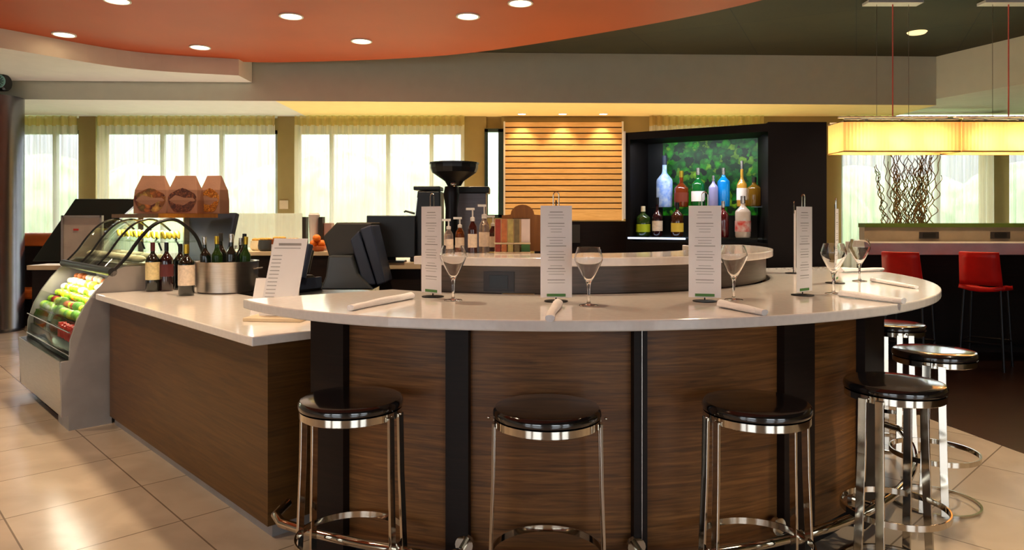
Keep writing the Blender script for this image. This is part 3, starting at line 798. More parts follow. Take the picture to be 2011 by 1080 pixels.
# goods on the steps: each one an object
def proto_fruit(name, mt, sc, lab, cat, grp):
    o = MB().ball((0, 0, .034*sc[2]), .034, sc, 14, 10).build(name, mt); return tag(o, lab, cat, grp)
pal = None
def fill(row, make, step, zz=0, jit=.004, a=.08, z_=.07):
    n_, z, w_ = shelf_rows[row]
    src = make(); k = 0; u = U0+a
    while u < U1-z_:
        p = un(u+random.uniform(-jit, jit), n_+w_*.4, z+zz+.0005)
        if k == 0: src.location = p; src.rotation_euler = (0, 0, random.uniform(0, 6))
        else: dup(src, p, random.uniform(0, 6))
        u += step; k += 1
def mk_juice():
    r = thing('juice_bottle', 'small green juice bottle behind the front rail of the display case', 'bottle', (0, 0, 0), 0, 'juice bottles in the display case')
    MB().lathe([(0, 0), (.024, 0), (.026, .01), (.026, .08), (.012, .105), (.012, .12), (0, .12)], seg=14).build('bottle_body', gl('green_juice', (40, 130, 50)), r)
    MB().lathe([(.0265, .02), (.027, .02), (.027, .065), (.0265, .065)], seg=14).build('label', M['black'], r)
    return r
def mk_carton():
    o = MB().box((0, 0, .045), (.05, .045, .09)).box((0, 0, .097), (.05, .02, .014)).build('red_carton', M['redbox'])
    return tag(o, 'small red carton behind the front rail of the display case', 'carton', 'red cartons in the display case')
fill(0, mk_carton, .074, a=.08, z_=.95)
fill(0, mk_juice, .068, a=.56)
rowname = {1: 'lowest', 2: 'second', 3: 'third', 4: 'fourth', 5: 'fifth', 6: 'topmost'}
kinds = {'lettuce': ('lettuce_head', 'leaf', (1, 1, 1), 'green leafy salad', 'salad'), 'apple': ('green_apple', 'green_apple', (1, 1, .9), 'green apple', 'apple'),
         'lemon': ('lemon', 'lemon', (1, .8, .85), 'yellow lemon', 'lemon'), 'egg': ('white_bun', 'yogurt', (1, .8, .8), 'small white bun', 'bun'),
         'tomato': ('tomato', 'redbox', (1, 1, .85), 'red tomato', 'tomato'), 'roll': ('bread_roll', 'tan_roll', (1, .8, .7), 'brown bread roll', 'bread roll')}
mixrow = {1: ('lettuce', 'lettuce', 'apple'), 2: ('lettuce', 'apple', 'lemon', 'tomato'), 3: ('lemon', 'apple', 'lemon'), 4: ('apple', 'lemon', 'egg'), 5: ('egg', 'lemon', 'egg'), 6: ('roll', 'egg', 'roll')}
protos = {}
for rw, mix in mixrow.items():
    n_, z, w_ = shelf_rows[rw]; u = U0+.075
    while u < U1-.07:
        kd = random.choice(mix); nm, mk_, sc3, words, cat = kinds[kd]
        p = un(u+random.uniform(-.008, .008), n_+.028+random.uniform(-.007, .007), z+.0005); f = random.uniform(.9, 1.18)
        if (rw, kd) not in protos:
            o = proto_fruit(nm, M[mk_], sc3, '%s on the %s step of the tray in the display case' % (words, rowname[rw]), cat, '%ss on the %s step' % (cat, rowname[rw]))
            o.location = p; o.scale = (f, f, f); protos[(rw, kd)] = o
        else: dup(protos[(rw, kd)], p, random.uniform(0, 6), scale=(f, f, f))
        u += random.uniform(.082, .092)
# upper shelves: wrapped rolls and banana hands
def mk_wrap():
    b = MB().ball((0, 0, .03), .055, (1, .7, .5), 14, 8); o = b.build('wrapped_roll', M['yogurt'])
    return tag(o, 'pale wrapped sandwich roll under the upper curved glass', 'sandwich', 'wrapped rolls in the display case')
src = None
for k in range(10):
    for j, nn in enumerate((1.62, 1.80)):
        p = un(U0+.11+.133*k, nn, 1.1005)
        if src is None: src = mk_wrap(); src.location = p
        else: dup(src, p, random.uniform(-.3, .3))
def mk_banana():
    r = thing('banana_bunch', 'yellow banana bunch on the glass shelf of the display case', 'bananas', (0, 0, 0), 0, 'bananas in the display case')
    for k in range(4):
        pts = [V(-.08+.16*t, -.05+.033*k+.012*math.cos(t*3), .018+.04*math.sin(PI*t)) for t in [i/8 for i in range(9)]]
        MB().tube(pts, [.006, .014, .018, .019, .019, .018, .016, .011, .005], 8).build('banana', M['lemon'], r)
    return r
src = None
for k in range(6):
    p = un(U0+.14+.225*k, 1.85, 1.2555)
    if src is None: src = mk_banana(); src.location = p; src.rotation_euler = (0, 0, UROT)
    else: dup(src, p, UROT+random.uniform(-.2, .2))
# printed bags on the roof board
def bag(px0, px1, pt, lab, d=5.85, yaw=0.0):
    x0, x1 = (px0-HX)/F*d, (px1-HX)/F*d; w = x1-x0; h = zat(345, d)-1.463
    r = thing('printed_bag', lab, 'food bag', ((x0+x1)/2, d, 1.463), yaw, 'gable top printed bags on the display case')
    b = MB(); dp = .065
    sec = [(0, w/2, dp), (.35*h, w/2, dp), (.62*h, w/2*.95, dp*.85), (.86*h, w/2*.78, dp*.35), (1.0*h, w/2*.68, .006)]
    rings = [[b.bm.verts.new((sx*ww, sy*dd, z)) for sx, sy in ((-1, -1), (1, -1), (1, 1), (-1, 1))] for z, ww, dd in sec]
    for A, B_ in zip(rings, rings[1:]):
        for k in range(4): b.bm.faces.new((A[k], A[(k+1) % 4], B_[(k+1) % 4], B_[k]))
    b.bm.faces.new(rings[0][::-1]); b.bm.faces.new(rings[-1])
    b.build('bag_body', M['brown_paper'], r, bevel=.004)
    # printed picture: thin relief following the front
    b = MB(); q = []
    m = 20
    for k in range(m):
        a = 2*PI*k/m; x = w*.47*math.cos(a)*(1+.06*math.sin(3*a)); z = h*.34+h*.31*math.sin(a)*(1+.06*math.sin(5*a))
        q.append(V(x, -dp-.0006 if z < .35*h else -dp-.0006+(z-.35*h)/(.27*h)*dp*.15, z))
    q = [V(p.x, min(p.y, -dp*.85-.002) if p.z > .6*h else p.y, max(.004, p.z)) for p in q]
    b.slab(q, (0, -.0012, 0)); b.build('printed_picture', pt, r)
bag(270, 333, M['bread_pic'], 'brown bag printed with bread loaves, leftmost on the display case', yaw=.05)
bag(336, 394, M['nut_pic'], 'brown bag printed with dark cereal, middle one on the display case', 5.8)
bag(398, 444, M['chip_pic'], 'brown bag printed with orange cereal, rightmost on the display case', 5.92, -.25)
# the roof board must carry all three
# ================================================================== BEHIND THE LEFT COUNTER
# back service counter
bk = thing('back_counter', 'dark fronted back counter with pale edge below the snack pots', 'counter', (0, 0, 0))
x0, x1 = xb(455, 7.0), xb(668, 7.0)
MB().box(((x0+x1)/2, 7.3, .53), (x1-x0-.04, .56, 1.06)).build('cabinet_body', M['espresso_wood'], bk)
MB().box(((x0+x1)/2, 7.3, 1.08), (x1-x0, .62, .04)).build('worktop', M['tan_edge'], bk, bevel=.004)
bk2 = thing('side_counter', 'pale edged back counter carrying the black monitor and coffee machine', 'counter', (0, 0, 0))
x0, x1 = xb(735, 5.2), xb(990, 5.2)
MB().box(((x0+x1)/2, 5.57, .525), (x1-x0-.04, .56, 1.05)).build('cabinet_body', M['espresso_wood'], bk2)
MB().box(((x0+x1)/2, 5.56, 1.075), (x1-x0, .62, .05)).build('worktop', M['tan_edge'], bk2, bevel=.004)
wc = thing('register_counter', 'low dark work counter under the cash registers', 'counter', (0, 0, 0))
MB().prism([tuple(un(3.35, 2.45)[:2]), tuple(un(6.3, 2.2)[:2]), tuple(un(6.3, 2.8)[:2]), tuple(un(3.7, 2.88)[:2])], 0, .86).build('cabinet_body', M['espresso_wood'], wc)
MB().prism([tuple(un(3.32, 2.42)[:2]), tuple(un(6.32, 2.17)[:2]), tuple(un(6.32, 2.83)[:2]), tuple(un(3.7, 2.92)[:2])], .86, .89).build('worktop', M['black'], wc)
# snack pots on the back counter (d about 7.1)
def pot(px, d, r, h, mt, lab, lid=None):
    x = xb(px, d); q = thing('snack_pot', lab, 'pot', (x, d, 1.1005), 0, 'snack pots on the back counter')
    MB().lathe([(0, 0), (r*.7, 0), (r*.95, .02), (r, h*.5), (r*.9, h), (r*.84, h), (0, h*.96)], seg=22).build('pot_body', mt, q)
    for k in range(7):
        a = k*.9; MB().ball((r*.5*math.cos(a), r*.5*math.sin(a), h+.008), r*.3, (1, 1, .7), 8, 6).build('pastry', lid or M['gold'], q)
tanp = mat('tan_pastry', (206, 160, 70), .6)
pot(508, 7.25, .085, .1, M['yogurt'], 'cream snack pot at the left end of the back counter', tanp)
pot(522, 7.08, .075, .11, mat('slate_pot', (70, 74, 76), .4), 'dark grey snack pot in front of the cream one', tanp)
pot(549, 7.1, .085, .12, M['copper'], 'copper coloured snack pot right of the dark grey one', tanp)
pot(576, 7.25, .085, .1, M['gold'], 'gold snack pot at the right of the copper one', tanp)
sg = thing('sneeze_guard', 'frosted white sheet standing behind the snack pots', 'screen', (0, 0, 0))
x0, x1 = xb(458, 7.52), xb(594, 7.52)
MB().box(((x0+x1)/2, 7.52, 1.30), (x1-x0, .012, .36)).build('frosted_sheet', sheer_mat('frosted_acrylic', (232, 240, 232), .3), sg)
for x in (x0+.03, x1-.03): MB().box((x, 7.53, 1.121), (.02, .06, .04)).build('sheet_foot', M['steel'], sg)
cd = thing('cup_dispenser', 'dark cup holder with a stack of white paper cups', 'cup dispenser', (xb(616, 7.25), 7.25, 1.1005))
for s in (-1, 1): MB().box((s*.085, 0, .17), (.035, .1, .34)).build('holder_side', M['olive_plastic'], cd)
MB().box((0, 0, .01), (.2, .12, .02)).build('holder_base', M['olive_plastic'], cd)
tag(MB().lathe([(0, 0), (.04, 0), (.055, .3), (.057, .34), (.045, .36), (0, .362)], (xb(617, 7.25), 7.25, 1.1215), 20).build('paper_cup_stack', M['white_plastic']), 'stack of white paper cups in the dark holder', 'paper cups')
tag(MB().box((xb(646, 7.3), 7.3, 1.24), (.08, .12, .28)).build('pink_box', mat('pink_carton', (190, 158, 150), .6), bevel=.004), 'small pink box right of the white paper cups', 'box')
tag(MB().lathe([(0, 0), (.06, 0), (.1, .05), (.09, .052), (0, .03)], (xb(622, 7.05), 7.07, 1.1005), 20).build('fruit_bowl', M['copper']), 'copper bowl of oranges on the back counter', 'bowl')
for i, (dx, dy, dz, w_) in enumerate([(-.035, 0, .075, 'left'), (.04, .01, .075, 'right'), (0, -.02, .13, 'topmost')]):
    tag(MB().ball((xb(622, 7.05)+dx, 7.07+dy, 1.1+dz), .04, (1, 1, .95), 16, 10).build('orange_fruit', M['orange_fruit']), w_+' of the three oranges in the copper bowl', 'orange', 'oranges in the bowl')

# cash registers / monitors
def register(px, d, zb, w, h, lab, yaw):
    r = thing('cash_register', lab, 'cash register', (xb(px, d), d, zb), yaw, 'cash registers behind the counter')
    b = MB(); prof_ = [(-.16, 0), (.16, 0), (.17, .05), (.06, .12), (-.05, .12), (-.17, .05)]
    b.slab([V(-w*.42, y, z) for y, z in prof_], (w*.84, 0, 0)); b.build('base', M['olive_plastic'], r, bevel=.006)
    MB().box((0, .0, .18), (w*.3, .06, .16), rx=-.25).build('neck', M['black'], r)
    b = MB(); b.box((0, -.02, h*.62), (w, .05, h*.72), rx=-.30); s_ = b.build('screen_housing', M['navy'], r, bevel=.01)
    MB().box((0, .03, h*.62), (w*.78, .07, h*.5), rx=-.30).build('rear_housing', M['olive_plastic'], r, bevel=.01)
    MB().box((w*.4, .0, .06), (.03, .28, .08)).build('cable_cover', M['navy'], r)
    return r
# large register seen from the side: screen leans toward staff
rg = thing('cash_register', 'large dark blue-grey cash register behind the left end of the bar', 'cash register', (xb(700, 5.0), 5.0, .8905), .0, 'cash registers behind the counter')
k = 5.0/F
def q(px, py, y=0): return V((px-700)*k, y, EYE-(py-HY)*k-.8905)
b = MB(); b.slab([q(637, 465, -.05), q(664, 437, -.05), q(735, 437, -.05), q(722, 470, -.05), q(700, 500, -.05), q(650, 505, -.05)], (0, .3, 0)); b.build('printer_housing', M['olive_plastic'], rg, bevel=.012)
b = MB(); b.slab([q(695, 470, -.12), q(712, 452, -.12), q(745, 556, -.12), q(720, 558, -.12)], (0, .27, 0)); b.build('screen_housing', M['navy'], rg, bevel=.01)
b = MB(); b.slab([q(715, 449, -.14), q(737, 441, -.14), q(764, 552, -.14), q(748, 557, -.14)], (0, .3, 0)); b.build('screen_back', M['navy'], rg, bevel=.01)
b = MB(); b.slab([q(640, 565, -.15), q(742, 565, -.15), q(712, 535, -.15), q(700, 500, -.15), q(655, 500, -.15), q(650, 540, -.15)], (0, .34, 0)); b.build('stand', mat('grey_blue_plastic', (56, 60, 62), .3), rg, bevel=.012)
register(575, 5.25, .8905, .34, .36, 'dark register half hidden behind the slanted price sheet', -.5)
r2 = register(414, 6.1, .8905, .50, .60, 'grey-backed register behind the bottles in the steel tub', -.35)
mn = thing('monitor', 'flat black monitor left of the coffee machine', 'monitor', (xb(768, 5.28), 5.28, 1.1005), 0)
MB().box((0, 0, .19), (.36, .03, .31), rx=-.05).build('screen', M['black'], mn, bevel=.005)
MB().box((0, .03, .04), (.06, .03, .08)).build('neck', M['black'], mn); MB().box((0, .03, .006), (.2, .14, .012)).build('base', M['black'], mn)
# coffee equipment
cm = thing('coffee_brewer', 'black upright coffee brewer with slanted side, right of the monitor', 'coffee machine', (xb(842, 5.45), 5.45, 1.1005), 0)
b = MB(); b.slab([V(-.13, -.12, 0), V(.1, -.12, 0), V(.1, -.12, .53), V(-.07, -.12, .53)], (0, .3, 0)); b.build('brewer_body', M['black'], cm, bevel=.01)
b = MB(); b.box((.0, 0, .55), (.2, .26, .03)); b.build('brewer_lid', M['black'], cm, bevel=.006)
MB().box((-.09, -.125, .3), (.005, .01, .36), ry=.11).build('chrome_strip', M['chrome'], cm)
MB().tube([V(-.1, -.05, .36), V(-.17, -.05, .38), V(-.18, -.05, .37)], .008, 8).build('steam_pipe', M['black'], cm)
gr = thing('coffee_grinder', 'black coffee grinder with a wide conical bean hopper', 'coffee grinder', (xb(892, 5.3), 5.3, 1.1005), 0)
MB().lathe([(0, .56), (.05, .565), (.07, .60), (.165, .665), (.178, .70), (.178, .725), (.185, .727), (.185, .738), (0, .742)], seg=16).build('bean_hopper', M['black'], gr, sharp=20)
MB().lathe([(0, 0), (.075, 0), (.075, .05), (.05, .08), (.045, .4), (.06, .5), (.05, .56), (0, .57)], (-.02, 0, 0), 20).build('grinder_body', M['dark_metal'], gr)
MB().ball((.0, -.062, .575), .022).build('adjust_knob', M['chrome'], gr)
em = thing('espresso_machine', 'grey steel espresso machine body beside the coffee grinder', 'espresso machine', (xb(915, 5.6), 5.6, 1.1005), 0)
b = MB(); b.slab([V(-.16, -.1, 0), V(.16, -.1, 0), V(.16, -.1, .52), V(-.11, -.1, .52)], (0, .3, 0)); b.build('machine_body', mat('grey_ribbed_steel', (120, 118, 124), .4, .5, stretch=(1, 1, 30)), em, bevel=.006)
MB().box((.02, .05, .545), (.33, .32, .05)).build('machine_top', M['black'], em, bevel=.006)
MB().box((.05, -.11, .04), (.2, .04, .05)).build('drip_tray', M['black'], em)
# pumps, tea, brown dispenser on the tier ledge
ZL = 1.2402
def pump(px, d, h, lab, col, r=.024):
    g = thing('syrup_bottle', lab, 'syrup bottle', (xb(px, d), d, ZL), 0, 'pump bottles on the ledge')
    MB().lathe([(0, 0), (r, 0), (r, h*.5), (r*.9, h*.58), (r*.4, h*.68), (r*.4, h*.72), (0, h*.72)], seg=18).build('bottle_body', col, g)
    MB().lathe([(r*1.02, h*.12), (r*1.03, h*.12), (r*1.03, h*.42), (r*1.02, h*.42)], seg=18).build('label', lc2, g)
    MB().lathe([(0, h*.7), (r*.5, h*.7), (r*.5, h*.78), (.004, h*.8), (.004, h*.95), (0, h*.95)], seg=12).box((-.012, 0, h*.97), (.045, .014, .012)).build('pump_head', M['white_plastic'], g)
amber = gl('amber_syrup', (170, 90, 40)); clr = gl('clear_syrup', (220, 200, 190)); drk = bottle_glass('dark_syrup', (60, 24, 20))
pump(881, 3.72, .18, 'shortest syrup bottle with white pump, behind the left goblet', clr)
pump(903, 3.85, .19, 'amber syrup bottle with dark pump, second from left on the ledge', amber)
pump(928, 3.78, .24, 'dark red syrup bottle with white pump, third on the ledge', drk)
pump(951, 3.85, .26, 'tallest syrup bottle with white pump, next to the tea boxes', clr, .028)
pump(968, 3.95, .2, 'dark syrup bottle half hidden behind the tallest pump bottle', drk)
td = thing('tea_rack', 'small wooden rack of tea packets, two tiers', 'tea rack', (xb(1006, 3.72), 3.74, ZL), 0)
MB().box((0, .02, .004), (.19, .1, .008)).box((0, .02, .052), (.19, .1, .006)).box((0, .07, .09), (.19, .006, .18)).build('rack_frame', M['tan_edge'], td)
tcols = [(150, 58, 44), (180, 106, 60), (172, 156, 92), (112, 98, 66)]
for i, c in enumerate(tcols):
    x = -.075+i*.033
    tm = mat('tea_packet_paper', c, .6, var=.2, nscale=40)
    g_ = 'tea packets in the rack'
    cname = ['red', 'orange', 'yellow', 'olive'][i]
    tag(MB().box((td.location.x+x, 3.735, ZL+.056+.062), (.028, .03, .122)).build('tea_packet', tm), cname+' tea packet on the upper tier of the rack', 'tea packet', g_)
    tag(MB().box((td.location.x+x, 3.735, ZL+.0085+.019), (.028, .03, .038)).build('tea_packet', tm), cname+' tea packet on the lower tier of the rack', 'tea packet', g_)
tag(MB().box((td.location.x+.07, 3.74, ZL+.056+.062), (.045, .03, .122)).build('tea_box', mat('pale_tea_box', (214, 196, 190), .6)), 'pale box at the right end of the tea rack, upper tier', 'tea box')
tag(MB().box((td.location.x+.07, 3.74, ZL+.0085+.019), (.045, .03, .038)).build('tea_box', mat('green_tea_box', (60, 110, 60), .6)), 'green box at the right end of the tea rack, lower tier', 'tea box')
bd = thing('wooden_dispenser', 'brown wooden dispenser box with rounded top and dark opening', 'dispenser', (xb(1026, 3.98), 3.98, ZL), 0)
hw = .115
pts = [V(-hw, 0, 0), V(hw, 0, 0), V(hw, 0, .2)]+[V(.055*math.cos(PI*i_/10)*1.2, 0, .205+.055*math.sin(PI*i_/10)) for i_ in range(11)]+[V(-hw, 0, .2)]
MB().slab(pts, (0, .13, 0)).build('box_body', M['brown_wood'], bd)
MB().box((-.01, -.004, .155), (.09, .01, .055)).build('opening', M['black'], bd)

# half wall behind the ledge
hw_ = thing('half_wall', 'black low partition below the slatted maple panel', 'partition', (0, 0, 0))
MB().box(((xb(1050, 6.3)+xb(1290, 6.3))/2, 6.35, .70), (xb(1290, 6.3)-xb(1050, 6.3), .1, 1.4)).build('partition_panel', M['espresso_wood'], hw_)
MB().box((xb(1128, 6.28), 6.29, 1.29), (.1, .02, .16)).build('switch_plate', mat('dark_olive_plate', (60, 56, 48), .5), hw_)
# slatted maple panel
sp_ = thing('slatted_panel', 'light maple slatted wall panel lit from above', 'wall panel', (0, 0, 0))
x0, x1 = xb(992, 10.7), xb(1222, 10.7); zt_, zb_ = zat(238, 10.7), zat(433, 10.7)
nsl = 17
MB().box(((x0+x1)/2, 10.786, (zt_+zb_)/2), (x1-x0, .02, zt_-zb_)).build('backing_board', mat('dark_groove', (96, 62, 26), .7), sp_)
for i in range(nsl):
    h = (zt_-zb_)/nsl
    if i >= nsl-2:
        if i == nsl-1: MB().box(((x0+x1)/2, 10.755, zb_+h), (x1-x0, .045, h*2-.01)).build('bottom_board', M['slat'], sp_)
        continue
    MB().box(((x0+x1)/2, 10.755, zt_-h*(i+.5)), (x1-x0, .04, h-.018)).build('slat', M['slat'], sp_, bevel=.003)
for x in (x0-.012, x1+.012): MB().box((x, 10.755, (zt_+zb_)/2), (.025, .06, zt_-zb_)).build('edge_trim', M['white_wall'], sp_)

# ================================================================== BACK BAR CABINET
bb = thing('back_bar_cabinet', 'tall near-black angled cabinet holding the spirit shelves', 'cabinet', (0, 0, 0))
A = V(.935, 5.87, 0); B_ = V(1.9, 5.29, 0); Cc = V(2.335, 5.29, 0)
dirn = (B_-A).normalized(); nb = V(-dirn.y, dirn.x, 0)   # points to the back
if nb.y < 0: nb = -nb
ZH = 2.13
def P2(v): return (v.x, v.y)
def quad(b, a, c, dep, z0, z1): return b.prism([P2(a), P2(c), P2(c+nb*dep), P2(a+nb*dep)], z0, z1)
z_lo, z_hi = 1.235, 2.07
quad(MB(), A, B_, .5, 0, z_lo).build('lower_cabinet', M['cabinet_black'], bb)
quad(MB(), A, B_, .5, z_hi, ZH).build('top_rail', M['cabinet_black'], bb)
quad(MB(), A+nb*.42, B_+nb*.42, .06, z_lo, z_hi).build('back_panel', M['black'], bb)
quad(MB(), A, A+dirn*.04, .45, z_lo, z_hi).build('side_panel', M['cabinet_black'], bb)
MB().prism([P2(B_), P2(Cc), P2(Cc+V(0, .6, 0)), P2(B_+V(.1, .6, 0))], 0, 2.14).build('end_block', M['cabinet_black'], bb)
MB().box((A.x-.012, A.y+.0, (zat(430, 5.85)+zat(258, 5.85))/2), (.016, .05, zat(258, 5.85)-zat(430, 5.85))).build('edge_trim', M['white_wall'], bb)
# backlit picture
def ray_on(px, a, n_off):
    """point where the sight line px meets the plane a+nb*n_off"""
    p0 = a+nb*n_off; x = (px-HX)/F
    # (x d, d) = p0 + t*dirn
    t = (p0.x-x*p0.y)/(x*dirn.y-dirn.x); return p0+dirn*t
s0, s1 = ray_on(1302, A, .40), ray_on(1509, A, .40)
s1 = s0+dirn*min((s1-s0).length, 1.0)
zt2, zb2 = zat(263, s0.y), 1.45
MB().prism([P2(s0), P2(s1), P2(s1+nb*.012), P2(s0+nb*.012)], zb2, zt2).build('backlit_picture', M['leaf_screen'], bb)['label'] = 'backlit picture of green leaves'
# shelves
zs1, zs2 = zat(405, 5.55), zat(465, 5.72)
glow = mat('lit_shelf_edge', (200, 220, 255), .3, emit=(200, 220, 255), estr=1.6)
def shelf(z, n0, n1, a0, a1):
    quad(MB(), A+dirn*a0+nb*n0, A+dirn*a1+nb*n0, n1-n0, z-.012, z).build('bottle_shelf', M['pane'] if False else M['case_glass'], bb)
L_ = (B_-A).length
shelf(zs1, .22, .38, .05, L_-.02)
shelf(zs2, .04, .22, .05, L_-.02)
quad(MB(), A+dirn*.02-nb*.002, A+dirn*.50-nb*.002, .01, zs2-.02, zs2-.006).build('lit_shelf_edge', glow, bb)
l = bpy.data.lights.new('shelf_lamp', 'AREA'); l.shape = 'RECTANGLE'; l.size = .9; l.size_y = .03; l.energy = 5; l.color = (.9, .95, 1)
o = bpy.data.objects.new('shelf_lamp', l); C.objects.link(o); pc = A+dirn*(L_/2)+nb*.06; o.location = (pc.x, pc.y, 2.05); o.rotation_euler = (.25, 0, math.atan2(dirn.y, dirn.x))
blue = mat('pale_blue_frosted', (120, 160, 240), .3, col2=(190, 214, 250), nscale=26)
bs = [ # px, top y, base y, row offset, radius px, glass, label, cap, text
 (1305, 306, 405, .3, 16, blue, None, M['navy'], 'tall pale blue frosted bottle, leftmost on the upper spirit shelf', .5),
 (1338, 336, 405, .3, 14, bottle_glass('amber_whisky', (110, 44, 16)), mat('red_label', (120, 50, 30), .5), M['gold'], 'amber whisky bottle right of the tall blue one, upper shelf', .5),
 (1371, 330, 405, .3, 13, bottle_glass('green_gin', (20, 96, 40)), M['paper'], M['silver_foil'], 'green bottle with white label and silver cap, upper shelf', .56),
 (1401, 345, 405, .25, 9, mat('lilac_flask', (150, 150, 200), .3), None, M['silver_foil'], 'slim lilac bottle left of the bright blue one, upper shelf', .6),
 (1421, 330, 405, .32, 12, bottle_glass('bright_blue_gin', (16, 140, 226)), None, M['silver_foil'], 'bright blue bottle on the upper spirit shelf', .62),
 (1457, 316, 405, .3, 10, bottle_glass('pale_gold_rum', (200, 150, 60)), M['paper'], M['silver_foil'], 'slender gold rum bottle with silver neck, upper shelf', .45),
 (1481, 348, 405, .3, 14, bottle_glass('dim_amber', (110, 80, 20)), None, M['olive_plastic'], 'dim amber bottle, rightmost on the upper spirit shelf', .6),
 (1263, 405, 462, .12, 14, bottle_glass('dark_green_liqueur', (40, 60, 20)), mat('lime_label', (170, 190, 30), .5), M['yogurt'], 'squat bottle with lime label, leftmost on the lower lit shelf', .6),
 (1291, 388, 464, .12, 10, bottle_glass('dark_liqueur', (40, 14, 20)), lc2, M['black'], 'dark slim bottle between the lime and yellow labels, lower shelf', .5),
 (1330, 398, 464, .12, 12, bottle_glass('brown_brandy', (60, 30, 14)), mat('yellow_label', (220, 190, 70), .5), M['black'], 'brown bottle with tall yellow label on the lower shelf', .6),
 (1420, 395, 460, .12, 11, bottle_glass('cherry_liqueur', (80, 16, 20)), None, M['silver_foil'], 'dark cherry red bottle right of the third menu, lower shelf', .6),
 (1459, 385, 456, .12, 15, bottle_glass('clear_rum', (200, 190, 180)), mat('red_white_label', (214, 200, 196), .5, col2=(200, 60, 50), nscale=18), M['silver_foil'], 'white labelled bottle with red band, rightmost on the lower shelf', .6),
]
for px, ty, by, off, rp_, gm, lb, cp, lab, shd in bs:
    p = ray_on(px, A, off)
    zb__ = zs1 if off > .2 else zs2
    t_ = zat(ty, p.y)-zb__
    bottle('spirit_bottle', (p.x, p.y, zb__+.0005), max(.2, t_), min(.068, rp_*p.y/F), gm, lb, cp, lab, 'bottle', 'spirit bottles in the back bar', shoulder=shd, lz=(.14, .40), seg=18)

# ================================================================== RIGHT: COMMUNAL TABLE, STOOLS, PENDANTS
ct = thing('communal_table', 'long white edged high table along the right window bay', 'table', (0, 0, 0))
MB().box((6.45, 7.45, 1.118), (5.7, .5, .12)).build('table_top', mat('white_laminate', (222, 218, 220), .3), ct, bevel=.004)
MB().box((6.45, 7.62, .53), (5.5, .06, 1.055)).build('support_panel', M['espresso_wood'], ct)
MB().box((6.45, 7.3, .12), (5.5, .03, .03)).build('foot_bar', M['dark_metal'], ct)
pt_ = thing('partition', 'taupe partition with moss green top strip above the communal table', 'partition', (0, 0, 0))
x0 = xb(1695, 7.75)
MB().box(((x0+9.3)/2, 7.78, .665), (9.3-x0, .12, 1.33)).build('partition_panel', M['panel_grey'], pt_)
MB().box(((x0+9.3)/2, 7.78, 1.352), (9.3-x0, .16, .044)).build('green_top_strip', M['green_felt'], pt_)
for px in (1825, 1965):
    o = MB().box((xb(px, 7.71), 7.715, 1.245), (.21, .012, .075)).build('outlet_plate', M['outlet'], pt_, bevel=.003)
    MB().box((xb(px, 7.71), 7.706, 1.245), (.13, .008, .045)).build('outlet_cover', M['black'], o)
# red high chairs
rc = thing('red_bar_chair', '', 'bar chair', (0, 0, 0), 0, 'red high chairs at the communal table'); rc.scale = (.86, .95, 1)
b = MB()
rings = []
for i in range(9):
    t = i/8; yy = -.20+.40*t; z = .79+.012*math.cos(t*PI)
    rings.append([b.bm.verts.new((x, yy, z-.03*(1-(2*x/.42)**2)+dz)) for x, dz in ((-.21, 0), (-.1, 0), (0, 0), (.1, 0), (.21, 0))])
for A2, B2 in zip(rings, rings[1:]):
    for k in range(4): b.bm.faces.new((A2[k], A2[k+1], B2[k+1], B2[k])).smooth = True
o = b.build('seat', M['red'], rc); sm = o.modifiers.new('s', 'SOLIDIFY'); sm.thickness = .04
b = MB(); rings = []
for i in range(7):
    t = i/6; z = .80+.31*t; yy = -.2-.09*t
    rings.append([b.bm.verts.new((x*(1-.08*t), yy-.03*(1-(2*x/.42)**2), z)) for x in (-.2, -.1, 0, .1, .2)])
for A2, B2 in zip(rings, rings[1:]):
    for k in range(4): b.bm.faces.new((A2[k], A2[k+1], B2[k+1], B2[k])).smooth = True
o = b.build('backrest', M['red'], rc); sm = o.modifiers.new('s', 'SOLIDIFY'); sm.thickness = .03; sm.offset = 0
for sx in (-1, 1):
    for sy in (-1, 1):
        MB().tube([V(sx*.17, sy*.16, .76), V(sx*.21, sy*.2, 0)], .013, 8).build('leg', M['dark_metal'], rc)
MB().tube([V(-.2, -.19, .25), V(.2, -.19, .25), V(.2, .19, .25), V(-.2, .19, .25)], .009, 8, closed=True).build('footrest', M['dark_metal'], rc)
yaw = -.78
for i, (px, lab) in enumerate([(1786, 'red high chair partly behind the right edge of the bar'), (1936, 'bright red high chair, the fully visible one at the right'), (2086, 'red high chair cut by the right edge of the photo')]):
    p = at(px, 6.85)
    if i == 0: rc.location = p; rc.rotation_euler = (0, 0, yaw); rc['label'] = lab
    else: dup(rc, p, yaw, lab)
# willow branches
vz = thing('willow_branches', 'tall twisted willow branches standing behind the partition', 'branches', at(1783, 8.1), 0)
MB().lathe([(0, 0), (.16, 0), (.2, .4), (.22, 1.0), (.2, 1.2), (.18, 1.2), (.15, .1), (0, .1)], seg=24).build('vase', M['panel_grey'], vz)
for k in range(60):
    a = random.uniform(0, 2*PI); r0 = random.uniform(.02, .13); r1 = random.uniform(.1, .36)
    h = random.uniform(1.9, 2.25); ph = random.uniform(0, 6); fr = random.uniform(26, 44); am_ = random.uniform(.012, .026)
    pts = []
    for i in range(72):
        t = i/71; z = .3+(h-.3)*t; rr = r0+(r1-r0)*t
        pts.append(V(rr*math.cos(a)+am_*math.sin(fr*t*1.7+ph), rr*.7*math.sin(a)+am_*math.cos(fr*t*1.5+ph), z))
    MB().tube(pts, [.0075-.0035*i/71 for i in range(72)], 5).build('branch', M['willow'], vz)
